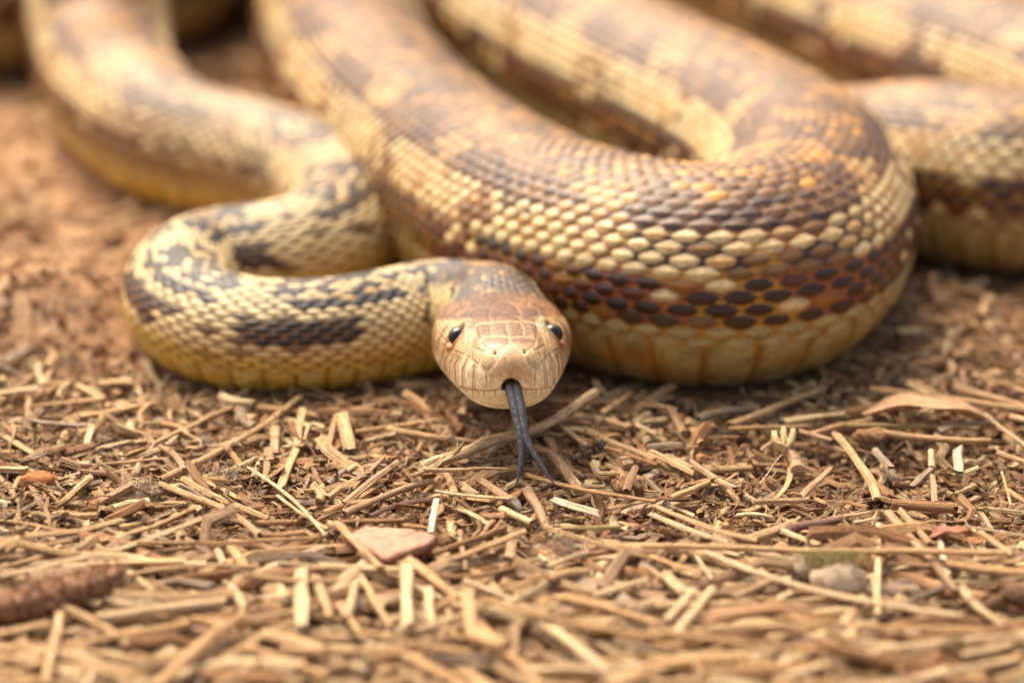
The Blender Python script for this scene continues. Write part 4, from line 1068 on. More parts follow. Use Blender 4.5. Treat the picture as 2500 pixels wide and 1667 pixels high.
    (8.034, 0.154, 0.28, 8.13, 0.936, 0.28, 0.13, 0.0, 'stem', 'pale', None, 'short pale cream straw pointing at the viewer, before the curled dry leaf', 'loose straws on the soil'),
    (7.547, -0.648, 0.26, 8.011, 0.111, 0.26, 0.15, 0.0, 'split', 'grey', None, 'short greyish split straw rising to the right, near the right edge', 'split straws on the soil'),
    (7.875, -1.305, 0.26, 8.01, -0.144, 0.26, 0.12, 0.0, 'strip', 'dust', None, 'short thin dusty tan wood strip pointing at the viewer, behind the reddish leaf scrap', 'flat wood strips on the soil'),
    (8.438, -0.144, 0.26, 8.921, 0.197, 0.26, 0.107, 0.0, 'strip', 'light', None, 'short thin light tan wood strip rising to the right, near the right edge', 'flat wood strips on the soil'),
    (9.433, 0.892, 0.26, 9.957, 0.369, 0.26, 0.13, 0.0, 'stem', 'tan', None, 'short tan straw falling to the right, near the right edge', 'loose straws on the soil'),
    (9.27, -1.509, 0.28, 9.35, -0.017, 0.28, 0.057, 0.0, 'split', 'tan', None, 'short thin tan split straw pointing at the viewer, near the right edge', 'split straws on the soil'),
    (8.47, -2.577, 0.3, 8.913, -3.566, 0.3, 0.149, 0.0, 'split', 'tan', None, 'short tan split straw falling to the right, right of the reddish leaf scrap', 'split straws on the soil'),
    (8.233, -2.545, 0.36, 9.35, -2.969, 0.36, 0.061, 0.0, 'split', 'light', None, 'short thin light tan split straw lying crosswise, right of the reddish leaf scrap', 'split straws on the soil'),
    (6.624, -3.936, 0.3, 8.546, -4.156, 0.3, 0.086, 0.0, 'split', 'tan', None, 'thin tan split straw lying crosswise, before the reddish leaf scrap', 'split straws on the soil'),
    (7.654, -4.373, 0.3, 7.732, -2.962, 0.3, 0.114, 0.0, 'strip', 'white', None, 'short thin whitish wood strip pointing at the viewer, before the reddish leaf scrap', 'flat wood strips on the soil'),
    (2.477, -3.84, 0.4, 3.298, -4.498, 0.4, 0.106, 0.0, 'split', 'golden', None, 'short thin golden brown split straw falling to the right, left of the mossy pebbles', 'split straws on the soil'),
    (2.674, -4.53, 0.38, 2.992, -5.24, 0.38, 0.19, 0.0, 'split', 'light', None, 'short light tan split straw falling to the right, left of the mossy pebbles', 'split straws on the soil'),
    (2.768, -6.826, 0.5, 3.472, -5.262, 0.5, 0.185, 0.0, 'strip', 'light', None, 'light tan wood strip rising to the right, left of the mossy pebbles', 'flat wood strips on the soil'),
    (2.45, -5.729, 0.4, 3.994, -5.626, 0.4, 0.116, 0.0, 'stem', 'light', None, 'thin light tan straw lying crosswise, left of the mossy pebbles', 'loose straws on the soil'),
    (2.612, -6.276, 0.42, 3.12, -5.247, 0.42, 0.161, 0.0, 'split', 'light', None, 'short light tan split straw rising to the right, left of the mossy pebbles', 'split straws on the soil'),
    (2.318, -7.045, 0.6, 5.834, -7.786, 0.6, 0.143, -0.152, 'split', 'golden', None, 'long golden brown split straw lying crosswise, before the mossy pebbles, left one', 'split straws on the soil'),
    (3.049, -6.854, 0.48, 5.101, -6.656, 0.48, 0.132, 0.118, 'stem', 'tan', None, 'tan straw lying crosswise, left of the mossy pebbles', 'loose straws on the soil'),
    (3.714, -5.938, 0.42, 8.674, -6.709, 0.42, 0.134, -0.236, 'split', 'golden', None, 'long golden brown split straw lying crosswise, before the mossy pebbles, right one', 'split straws on the soil'),
    (4.406, -8.355, 0.5, 8.635, -6.891, 0.5, 0.161, 0.219, 'split', 'light', None, 'long light tan split straw rising to the right, near the bottom right corner', 'split straws on the soil'),
    (6.001, -7.264, 0.42, 6.705, -7.328, 0.42, 0.156, 0.0, 'split', 'tan', None, 'short tan split straw lying crosswise, near the bottom right corner', 'split straws on the soil'),
    (7.418, -7.52, 0.42, 8.632, -6.939, 0.42, 0.156, 0.0, 'split', 'light', None, 'short light tan split straw rising to the right, near the bottom right corner', 'split straws on the soil'),
    (6.463, -8.568, 0.55, 8.137, -7.947, 0.55, 0.177, 0.0, 'split', 'light', None, 'light tan split straw rising to the right, near the bottom right corner', 'split straws on the soil'),
    (3.238, -8.169, 0.5, 4.771, -8.045, 0.5, 0.166, 0.0, 'split', 'golden', None, 'golden brown split straw lying crosswise, before the mossy pebbles', 'split straws on the soil'),
    (2.214, -7.982, 0.5, 3.422, -7.73, 0.5, 0.129, 0.0, 'split', 'golden', None, 'short thin golden brown split straw lying crosswise, right of the bottom centre', 'split straws on the soil'),
    (3.825, -5.341, 0.36, 4.384, -4.849, 0.36, 0.137, 0.0, 'split', 'dust', None, 'short dusty tan split straw rising to the right, left of the mossy pebbles', 'split straws on the soil'),
    (4.373, -5.695, 0.4, 4.765, -5.279, 0.4, 0.162, 0.0, 'strip', 'light', None, 'short light tan wood strip rising to the right, left of the mossy pebbles', 'flat wood strips on the soil'),
    (4.121, -3.68, 0.32, 4.457, -4.413, 0.32, 0.14, 0.0, 'split', 'tan', None, 'short tan split straw falling to the right, left of the mossy pebbles', 'split straws on the soil'),
    (6.36, -5.226, 0.3, 7.176, -5.847, 0.3, 0.116, 0.0, 'split', 'dust', None, 'short thin dusty tan split straw falling to the right, right of the mossy pebbles', 'split straws on the soil'),
    (3.254, -3.666, 0.35, 3.488, -4.615, 0.35, 0.073, 0.0, 'split', 'light', None, 'short thin light tan split straw falling to the right, left of the mossy pebbles', 'split straws on the soil'),
    (9.321, -0.813, 0.26, 9.627, -1.467, 0.26, 0.14, 0.0, 'split', 'golden', None, 'short golden brown split straw falling to the right, near the right edge', 'split straws on the soil'),
    (7.73, -3.89, 0.24, 8.678, -3.595, 0.24, 0.094, 0.0, 'split', 'dust', None, 'short thin dusty tan split straw lying crosswise, before the reddish leaf scrap', 'split straws on the soil'),
    (8.317, -0.936, 0.24, 8.687, -0.605, 0.24, 0.106, 0.0, 'split', 'tan', None, 'short thin tan split straw rising to the right, near the right edge', 'split straws on the soil'),
    (7.088, 1.024, 0.24, 7.276, 0.241, 0.24, 0.152, 0.0, 'split', 'grey', None, 'short greyish split straw falling to the right, before the curled dry leaf', 'split straws on the soil'),
    (4.838, 1.113, 0.2, 5.224, 1.739, 0.2, 0.096, 0.0, 'stem', 'tan', None, 'short thin tan straw rising to the right, left of the pronged rootlet', 'loose straws on the soil'),
    (3.199, 3.178, 0.22, 3.392, 1.966, 0.22, 0.15, 0.0, 'split', 'dust', None, 'short dusty tan split straw falling to the right, left of the big right coil', 'split straws on the soil'),
    (3.533, 2.474, 0.24, 3.686, 1.38, 0.24, 0.156, 0.0, 'stem', 'tan', None, 'short tan straw falling to the right, before the big right coil', 'loose straws on the soil'),
    (4.471, -8.025, 0.42, 5.021, -8.581, 0.42, 0.135, 0.0, 'stem', 'dust', None, 'short dusty tan straw falling to the right, before the mossy pebbles', 'loose straws on the soil'),
    (7.736, -8.54, 0.5, 8.417, -8.107, 0.5, 0.153, 0.0, 'split', 'tan', None, 'short tan split straw rising to the right, near the bottom right corner', 'split straws on the soil'),
    (6.111, -6.185, 0.3, 6.458, -5.71, 0.3, 0.096, 0.0, 'split', 'dust', None, 'short thin dusty tan split straw rising to the right, right of the mossy pebbles', 'split straws on the soil'),
    (8.67, -1.788, 0.26, 8.738, -2.418, 0.26, 0.103, 0.0, 'strip', 'dust', None, 'short thin dusty tan wood strip falling to the right, right of the reddish leaf scrap', 'flat wood strips on the soil'),
    (8.834, -1.628, 0.26, 9.5, -1.788, 0.26, 0.104, 0.0, 'split', 'light', None, 'short thin light tan split straw lying crosswise, near the right edge', 'split straws on the soil'),
    (4.161, -8.723, 0.5, 5.324, -8.54, 0.5, 0.14, 0.0, 'split', 'golden', None, 'short golden brown split straw lying crosswise, before the mossy pebbles', 'split straws on the soil'),
    (2.306, -8.589, 0.5, 3.219, -8.448, 0.5, 0.134, 0.0, 'split', 'tan', None, 'short tan split straw lying crosswise, right of the bottom centre', 'split straws on the soil'),
    (6.17, -1.263, 0.24, 6.594, -1.505, 0.24, 0.098, 0.0, 'split', 'reddish', None, 'short thin reddish brown split straw falling to the right, behind the long straight straw', 'split straws on the soil'),
    (5.689, -1.181, 0.24, 5.847, -1.344, 0.24, 0.091, 0.0, 'stem', 'tan', None, 'short thin tan straw falling to the right, behind the long straight straw', 'loose straws on the soil'),
    (7.088, 2.8, 0.22, 7.404, 2.334, 0.22, 0.112, 0.0, 'split', 'grey', None, 'short thin greyish split straw falling to the right, left of the curled dry leaf', 'split straws on the soil'),
    (-10.689, -0.825, 0.388, -9.367, -1.443, 0.25, 0.232, -0.053, 'split', 'pale', None, 'short pale cream split straw falling to the right, left of the orange bark lump', 'split straws on the soil'),
    (0.672, -4.698, 0.373, 1.246, -4.342, 0.333, 0.206, 0.087, 'split', 'tan', None, 'short tan split straw rising to the right, before the seed husk', 'split straws on the soil'),
    (5.729, 1.924, 0.243, 6.28, 1.446, 0.283, 0.139, -0.006, 'split', 'dust', None, 'short dusty tan split straw falling to the right, right of the pronged rootlet', 'split straws on the soil'),
    (-6.677, -2.791, 0.267, -5.855, -3.04, 0.201, 0.157, 0.005, 'split', 'grey', None, 'short greyish split straw falling to the right, behind the grey-olive stone', 'split straws on the soil'),
    (5.858, -3.049, 0.196, 6.729, -3.224, 0.253, 0.17, 0.088, 'split', 'tan', None, 'short tan split straw lying crosswise, right of the long straight straw', 'split straws on the soil'),
    (4.281, -6.905, 0.411, 5.188, -6.431, 0.315, 0.148, 0.052, 'strip', 'tan', None, 'short tan wood strip rising to the right, before the mossy pebbles', 'flat wood strips on the soil'),
    (10.336, 8.33, 0.23, 10.665, 9.268, 0.268, 0.237, 0.018, 'strip', 'dust', None, 'short dusty tan wood strip rising to the right, behind the curled dry leaf', 'flat wood strips on the soil'),
    (10.05, 3.226, 0.227, 10.844, 2.568, 0.232, 0.129, -0.02, 'split', 'tan', None, 'short thin tan split straw falling to the right, near the right edge', 'split straws on the soil'),
    (-3.903, 2.87, 0.283, -2.501, 2.683, 0.326, 0.148, 0.06, 'split', 'brown', None, 'short brown split straw lying crosswise, right of the neck coil', 'split straws on the soil'),
    (5.095, -7.588, 0.418, 6.347, -7.088, 0.386, 0.113, 0.041, 'stem', 'pale', None, 'short thin pale cream straw rising to the right, before the mossy pebbles', 'loose straws on the soil'),
    (-9.95, 9.566, 0.296, -8.813, 8.644, 0.26, 0.199, 0.004, 'strip', 'light', None, 'short light tan wood strip falling to the right, left of the neck coil', 'flat wood strips on the soil'),
    (-10.652, 5.619, 0.195, -10.304, 6.34, 0.226, 0.238, 0.028, 'split', 'grey', None, 'short greyish split straw rising to the right, behind the orange bark lump', 'split straws on the soil'),
    (8.909, 7.87, 0.315, 9.752, 7.656, 0.203, 0.183, 0.066, 'stem', 'tan', None, 'short tan straw falling to the right, behind the curled dry leaf', 'loose straws on the soil'),
    (-5.457, 2.932, 0.31, -5.166, 2.284, 0.225, 0.191, -0.098, 'strip', 'grey', None, 'short greyish wood strip falling to the right, left of the neck coil', 'flat wood strips on the soil'),
    (4.165, -1.655, 0.145, 4.795, -1.742, 0.153, 0.116, 0.096, 'strip', 'light', None, 'short thin light tan wood strip lying crosswise, left of the long straight straw', 'flat wood strips on the soil'),
    (-6.882, 3.046, 0.199, -6.775, 2.508, 0.226, 0.108, -0.048, 'split', 'tan', None, 'short thin tan split straw pointing at the viewer, left of the neck coil', 'split straws on the soil'),
    (-5.428, -6.025, 0.309, -4.231, -6.16, 0.269, 0.151, -0.135, 'stem', 'golden', None, 'short golden brown straw lying crosswise, left of the left upright strip', 'loose straws on the soil'),
    (-11.298, 9.723, 0.258, -10.034, 10.367, 0.305, 0.212, -0.061, 'stem', 'grey', None, 'short greyish straw rising to the right, left of the neck coil', 'loose straws on the soil'),
    (-0.548, -4.987, 0.36, 0.927, -6.128, 0.328, 0.111, -0.02, 'strip', 'tan', None, 'thin tan wood strip falling to the right, behind the bottom centre', 'flat wood strips on the soil'),
    (8.383, 1.764, 0.338, 9.347, 2.313, 0.289, 0.119, 0.067, 'stem', 'grey', None, 'short thin greyish straw rising to the right, right of the curled dry leaf', 'loose straws on the soil'),
    (-5.897, 3.604, 0.286, -5.203, 3.198, 0.314, 0.224, -0.096, 'stem', 'pale', None, 'short pale cream straw falling to the right, left of the neck coil', 'loose straws on the soil'),
    (-7.702, -7.021, 0.348, -5.74, -7.82, 0.342, 0.102, 0.087, 'split', 'tan', None, 'thin tan split straw falling to the right, near the bottom left corner', 'split straws on the soil'),
    (-5.055, -6.607, 0.459, -3.37, -5.793, 0.378, 0.162, 0.029, 'split', 'tan', None, 'tan split straw rising to the right, left of the left upright strip', 'split straws on the soil'),
    (6.968, -6.686, 0.373, 7.912, -6.656, 0.415, 0.15, 0.0, 'split', 'golden', None, 'short golden brown split straw lying crosswise, near the bottom right corner', 'split straws on the soil'),
    (5.038, -7.604, 0.366, 6.115, -8.222, 0.287, 0.105, 0.016, 'split', 'golden', None, 'short thin golden brown split straw falling to the right, near the bottom right corner', 'split straws on the soil'),
    (-4.411, 2.387, 0.295, -3.869, 2.168, 0.215, 0.19, -0.021, 'strip', 'pale', None, 'short pale cream wood strip falling to the right, before the neck coil', 'flat wood strips on the soil'),
    (9.477, 2.642, 0.302, 10.121, 1.306, 0.182, 0.1, -0.02, 'split', 'light', None, 'short thin light tan split straw falling to the right, near the right edge', 'split straws on the soil'),
    (5.879, 1.752, 0.263, 7.185, 2.396, 0.313, 0.124, 0.073, 'stem', 'golden', None, 'short thin golden brown straw rising to the right, right of the pronged rootlet', 'loose straws on the soil'),
    (3.589, -3.127, 0.208, 5.154, -2.235, 0.246, 0.227, -0.115, 'stem', 'tan', None, 'curved tan straw rising to the right, left of the long straight straw', 'loose straws on the soil'),
    (9.955, 2.474, 0.314, 10.975, 2.041, 0.324, 0.163, -0.039, 'split', 'tan', None, 'short tan split straw lying crosswise, near the right edge', 'split straws on the soil'),
    (-9.513, -5.148, 0.302, -9.196, -3.682, 0.362, 0.212, -0.011, 'stem', 'grey', None, 'greyish straw rising to the right, left of the fuzzy twig', 'loose straws on the soil'),
    (5.461, 2.362, 0.282, 6.61, 2.629, 0.322, 0.201, 0.05, 'strip', 'pale', None, 'short pale cream wood strip lying crosswise, behind the pronged rootlet', 'flat wood strips on the soil'),
    (-9.748, -2.18, 0.409, -9.086, -3.907, 0.223, 0.13, -0.078, 'strip', 'brown', None, 'brown wood strip pointing at the viewer, before the orange bark lump', 'flat wood strips on the soil'),
    (-4.501, -2.823, 0.333, -3.803, -2.635, 0.294, 0.121, -0.043, 'strip', 'brown', None, 'short thin brown wood strip lying crosswise, behind the left upright strip', 'flat wood strips on the soil'),
    (2.002, 2.571, 0.187, 2.321, 2.142, 0.239, 0.206, -0.039, 'split', 'dust', None, 'short dusty tan split straw falling to the right, right of the snake chin', 'split straws on the soil'),
    (-4.763, -7.491, 0.361, -3.736, -6.181, 0.33, 0.133, -0.015, 'split', 'tan', None, 'tan split straw rising to the right, before the left upright strip', 'split straws on the soil'),
    (-2.786, -2.827, 0.247, -1.443, -4.395, 0.264, 0.226, -0.039, 'strip', 'tan', None, 'tan wood strip falling to the right, before the flat pinkish stone', 'flat wood strips on the soil'),
    (3.498, 0.126, 0.202, 4.6, 0.447, 0.146, 0.186, 0.03, 'stem', 'tan', None, 'short tan straw lying crosswise, left of the pronged rootlet', 'loose straws on the soil'),
    (-4.171, -6.656, 0.347, -3.018, -7.349, 0.377, 0.233, 0.01, 'split', 'tan', None, 'short tan split straw falling to the right, before the left upright strip', 'split straws on the soil'),
    (2.672, 1.181, 0.238, 3.298, 1.367, 0.209, 0.18, 0.019, 'split', 'grey', None, 'short greyish split straw lying crosswise, left of the big right coil', 'split straws on the soil'),
    (-9.652, 5.76, 0.305, -9.684, 5.142, 0.291, 0.208, 0.004, 'stem', 'tan', None, 'short tan straw rising to the right, behind the orange bark lump', 'loose straws on the soil'),
    (-8.237, 0.433, 0.209, -8.407, -0.348, 0.267, 0.229, 0.056, 'strip', 'light', None, 'short light tan wood strip rising to the right, right of the orange bark lump', 'flat wood strips on the soil'),
    (8.442, 5.418, 0.257, 9.076, 5.461, 0.349, 0.189, -0.077, 'split', 'brown', None, 'short brown split straw rising to the right, behind the curled dry leaf', 'split straws on the soil'),
    (-9.249, -5.618, 0.288, -7.098, -5.4, 0.266, 0.202, 0.311, 'split', 'pale', None, 'curved pale cream split straw lying crosswise, left of the fuzzy twig', 'split straws on the soil'),
    (-10.701, 1.548, 0.31, -10.24, 1.139, 0.236, 0.103, 0.007, 'strip', 'golden', None, 'short thin golden brown wood strip falling to the right, left of the orange bark lump', 'flat wood strips on the soil'),
    (8.159, 2.553, 0.264, 8.723, 3.162, 0.307, 0.233, 0.06, 'split', 'light', None, 'short light tan split straw rising to the right, right of the curled dry leaf', 'split straws on the soil'),
    (-2.374, -4.299, 0.308, -1.235, -5.181, 0.256, 0.137, 0.053, 'strip', 'pale', None, 'short pale cream wood strip falling to the right, behind the middle upright strip', 'flat wood strips on the soil'),
    (6.615, 2.963, 0.205, 7.565, 3.234, 0.256, 0.195, 0.005, 'split', 'brown', None, 'short brown split straw rising to the right, left of the curled dry leaf', 'split straws on the soil'),
    (2.574, 3.359, 0.232, 3.309, 3.001, 0.243, 0.115, 0.062, 'split', 'tan', None, 'short thin tan split straw falling to the right, left of the big right coil', 'split straws on the soil'),
    (-9.88, 4.185, 0.243, -9.156, 4.621, 0.17, 0.106, 0.07, 'stem', 'tan', None, 'short thin tan straw lying crosswise, behind the orange bark lump, farther', 'loose straws on the soil'),
    (-3.485, -1.656, 0.17, -2.634, -1.389, 0.296, 0.17, 0.136, 'stem', 'golden', None, 'short golden brown straw rising to the right, left of the flat pinkish stone', 'loose straws on the soil'),
    (-6.633, -0.571, 0.214, -5.74, -0.158, 0.191, 0.125, -0.048, 'strip', 'light', None, 'short thin light tan wood strip rising to the right, right of the orange bark lump', 'flat wood strips on the soil'),
    (-0.996, -5.955, 0.525, 0.121, -6.373, 0.372, 0.155, 0.152, 'split', 'light', None, 'short light tan split straw falling to the right, right of the middle upright strip, nearer', 'split straws on the soil'),
    (5.334, 0.4, 0.183, 4.871, -1.113, 0.161, 0.127, 0.117, 'strip', 'tan', None, 'thin curved tan wood strip rising to the right, before the pronged rootlet', 'flat wood strips on the soil'),
    (-7.124, -2.648, 0.362, -6.193, -1.656, 0.15, 0.146, -0.031, 'stem', 'tan', None, 'short tan straw rising to the right, right of the orange bark lump', 'loose straws on the soil'),
    (-8.489, -8.412, 0.383, -6.637, -8.437, 0.381, 0.201, 0.028, 'strip', 'tan', None, 'tan wood strip lying crosswise, near the bottom left corner', 'flat wood strips on the soil'),
    (-8.709, 0.863, 0.262, -8.143, 1.145, 0.3, 0.217, -0.012, 'stem', 'brown', None, 'short brown straw rising to the right, behind the orange bark lump', 'loose straws on the soil'),
    (-5.138, 3.202, 0.22, -3.694, 2.79, 0.175, 0.13, 0.087, 'split', 'golden', None, 'golden brown split straw lying crosswise, before the neck coil', 'split straws on the soil'),
    (10.282, 3.972, 0.294, 11.475, 3.711, 0.199, 0.119, -0.062, 'strip', 'tan', None, 'short thin tan wood strip lying crosswise, right of the curled dry leaf', 'flat wood strips on the soil'),
    (-6.007, -4.093, 0.218, -5.499, -3.572, 0.176, 0.103, 0.005, 'strip', 'grey', None, 'short thin greyish wood strip rising to the right, behind the grey-olive stone', 'flat wood strips on the soil'),
    (7.56, 3.356, 0.299, 8.113, 3.484, 0.348, 0.173, -0.01, 'strip', 'grey', None, 'short greyish wood strip rising to the right, behind the curled dry leaf', 'flat wood strips on the soil'),
    (7.804, -4.986, 0.362, 8.476, -6.588, 0.367, 0.162, -0.148, 'stem', 'light', None, 'curved light tan straw falling to the right, near the bottom right corner', 'loose straws on the soil'),
    (-10.635, -0.335, 0.348, -9.28, -0.058, 0.32, 0.228, 0.131, 'split', 'pale', None, 'short pale cream split straw lying crosswise, left of the orange bark lump', 'split straws on the soil'),
    (-9.688, 3.081, 0.303, -8.271, 3.572, 0.278, 0.112, -0.026, 'strip', 'tan', None, 'thin tan wood strip lying crosswise, behind the orange bark lump', 'flat wood strips on the soil'),
    (-10.098, 2.133, 0.287, -9.463, 1.469, 0.269, 0.125, -0.033, 'stem', 'brown', None, 'short thin brown straw falling to the right, behind the orange bark lump', 'loose straws on the soil'),
    (8.156, 4.318, 0.263, 8.682, 3.266, 0.263, 0.116, 0.047, 'stem', 'pale', None, 'short thin pale cream straw falling to the right, behind the curled dry leaf', 'loose straws on the soil'),
    (7.672, -4.106, 0.389, 9.562, -4.553, 0.431, 0.206, -0.152, 'split', 'golden', None, 'curved golden brown split straw lying crosswise, right of the reddish leaf scrap', 'split straws on the soil'),
    (-6.265, -0.059, 0.346, -6.82, 0.972, 0.357, 0.14, -0.085, 'split', 'dust', None, 'short dusty tan split straw falling to the right, right of the orange bark lump', 'split straws on the soil'),
    (-8.009, -5.573, 0.378, -6.388, -7.03, 0.318, 0.181, 0.159, 'stem', 'tan', None, 'curved tan straw falling to the right, before the fuzzy twig', 'loose straws on the soil'),
    (-8.453, 4.379, 0.239, -7.87, 4.377, 0.279, 0.193, 0.046, 'strip', 'tan', None, 'short tan wood strip lying crosswise, left of the neck coil', 'flat wood strips on the soil'),
    (-8.909, 4.248, 0.245, -7.763, 3.333, 0.165, 0.231, -0.061, 'strip', 'tan', None, 'short tan wood strip falling to the right, behind the orange bark lump', 'flat wood strips on the soil'),
    (-11.069, 6.546, 0.25, -10.397, 7.072, 0.171, 0.218, 0.012, 'split', 'dust', None, 'short dusty tan split straw rising to the right, behind the orange bark lump', 'split straws on the soil'),
    (7.064, -1.419, 0.273, 8.162, -1.484, 0.234, 0.228, -0.005, 'stem', 'brown', None, 'short brown straw lying crosswise, behind the reddish leaf scrap', 'loose straws on the soil'),
    (3.714, 2.369, 0.326, 4.827, 3.197, 0.184, 0.177, 0.149, 'stem', 'grey', None, 'short greyish straw rising to the right, before the big right coil', 'loose straws on the soil'),
    (-7.404, -1.236, 0.29, -6.243, -0.7, 0.259, 0.158, -0.07, 'stem', 'grey', None, 'short greyish straw rising to the right, right of the orange bark lump', 'loose straws on the soil'),
    (-9.62, 2.392, 0.293, -8.406, 2.332, 0.225, 0.137, -0.063, 'strip', 'grey', None, 'short greyish wood strip lying crosswise, behind the orange bark lump', 'flat wood strips on the soil'),
    (-7.008, -6.251, 0.443, -4.927, -5.634, 0.435, 0.225, -0.002, 'stem', 'light', None, 'light tan straw lying crosswise, right of the grey-olive stone', 'loose straws on the soil'),
    (-7.341, -1.697, 0.323, -6.809, -1.425, 0.321, 0.22, 0.082, 'strip', 'pale', None, 'short pale cream wood strip rising to the right, right of the orange bark lump', 'flat wood strips on the soil'),
    (-10.076, 6.581, 0.204, -9.517, 5.621, 0.232, 0.13, 0.061, 'split', 'brown', None, 'short thin brown split straw falling to the right, behind the orange bark lump', 'split straws on the soil'),
    (-7.834, -4.29, 0.424, -5.825, -4.194, 0.465, 0.17, 0.056, 'strip', 'tan', None, 'tan wood strip lying crosswise, behind the grey-olive stone', 'flat wood strips on the soil'),
    (8.49, -3.963, 0.32, 9.28, -3.67, 0.387, 0.102, -0.123, 'split', 'tan', None, 'short thin tan split straw rising to the right, right of the reddish leaf scrap', 'split straws on the soil'),
    (-9.12, -4.977, 0.309, -7.554, -4.653, 0.311, 0.104, -0.125, 'split', 'pale', None, 'thin curved pale cream split straw lying crosswise, left of the fuzzy twig', 'split straws on the soil'),
    (9.86, 6.085, 0.336, 11.36, 6.286, 0.243, 0.175, -0.116, 'split', 'brown', None, 'curved brown split straw lying crosswise, behind the curled dry leaf', 'split straws on the soil'),
    (-8.453, 0.84, 0.211, -7.206, 1.446, 0.275, 0.127, 0.113, 'split', 'light', None, 'short thin light tan split straw rising to the right, right of the orange bark lump', 'split straws on the soil'),
    (-11.027, 3.6, 0.243, -9.748, 3.865, 0.353, 0.19, 0.031, 'strip', 'light', None, 'short light tan wood strip lying crosswise, behind the orange bark lump', 'flat wood strips on the soil'),
    (9.523, 4.644, 0.292, 10.457, 4.15, 0.25, 0.126, -0.006, 'split', 'tan', None, 'short thin tan split straw falling to the right, right of the curled dry leaf', 'split straws on the soil'),
    (-0.977, -1.764, 0.324, -0.431, -2.278, 0.258, 0.109, 0.044, 'strip', 'light', None, 'short thin light tan wood strip falling to the right, left of the seed husk', 'flat wood strips on the soil'),
    (-3.131, -3.281, 0.227, -1.198, -2.825, 0.248, 0.222, -0.028, 'split', 'brown', None, 'brown split straw lying crosswise, before the flat pinkish stone', 'split straws on the soil'),
]
NAMES = {'stem': 'straw', 'split': 'split_straw', 'strip': 'wood_strip'}
for i, (x1, y1, z1, x2, y2, z2, w, bend, kind, tone, node, label, group) in enumerate(CHIPS):
    L = math.dist((x1, y1, z1), (x2, y2, z2))
    th = w * (0.38 if kind == 'strip' else 1)
    v, q_, t_, c, fb = chip_arrays(L, w, th, kind, bend, tone, 500 + i, node=node)
    me = mesh_from('litter_piece', v, q_, t_, c, fb, smooth=False)
    nm = NAMES[kind] if L > 1.3 or kind != 'stem' else 'stalk_stub'
    if kind == 'strip' and L < 1.3: nm = 'wood_chip'
    o = link(nm, me, M_STRAW, loc=((x1 + x2) / 2, (y1 + y2) / 2, (z1 + z2) / 2), label=label, category=nm.replace('_', ' '), group=group)
    d = Vector((x2 - x1, y2 - y1, z2 - z1))
    o.rotation_euler = (0, -math.asin(d.z / d.length), math.atan2(d.y, d.x))

# small litter that nobody could count: one mesh of thousands of broken bits
def spine_clear(x, y):
    pts = D[::40]; ok = np.ones(len(x), bool)
    for p in pts:
        if p[2] - p[3] < 0.35: ok &= (x - p[0]) ** 2 + (y - p[1]) ** 2 > (p[3] * 0.72) ** 2
    return ok

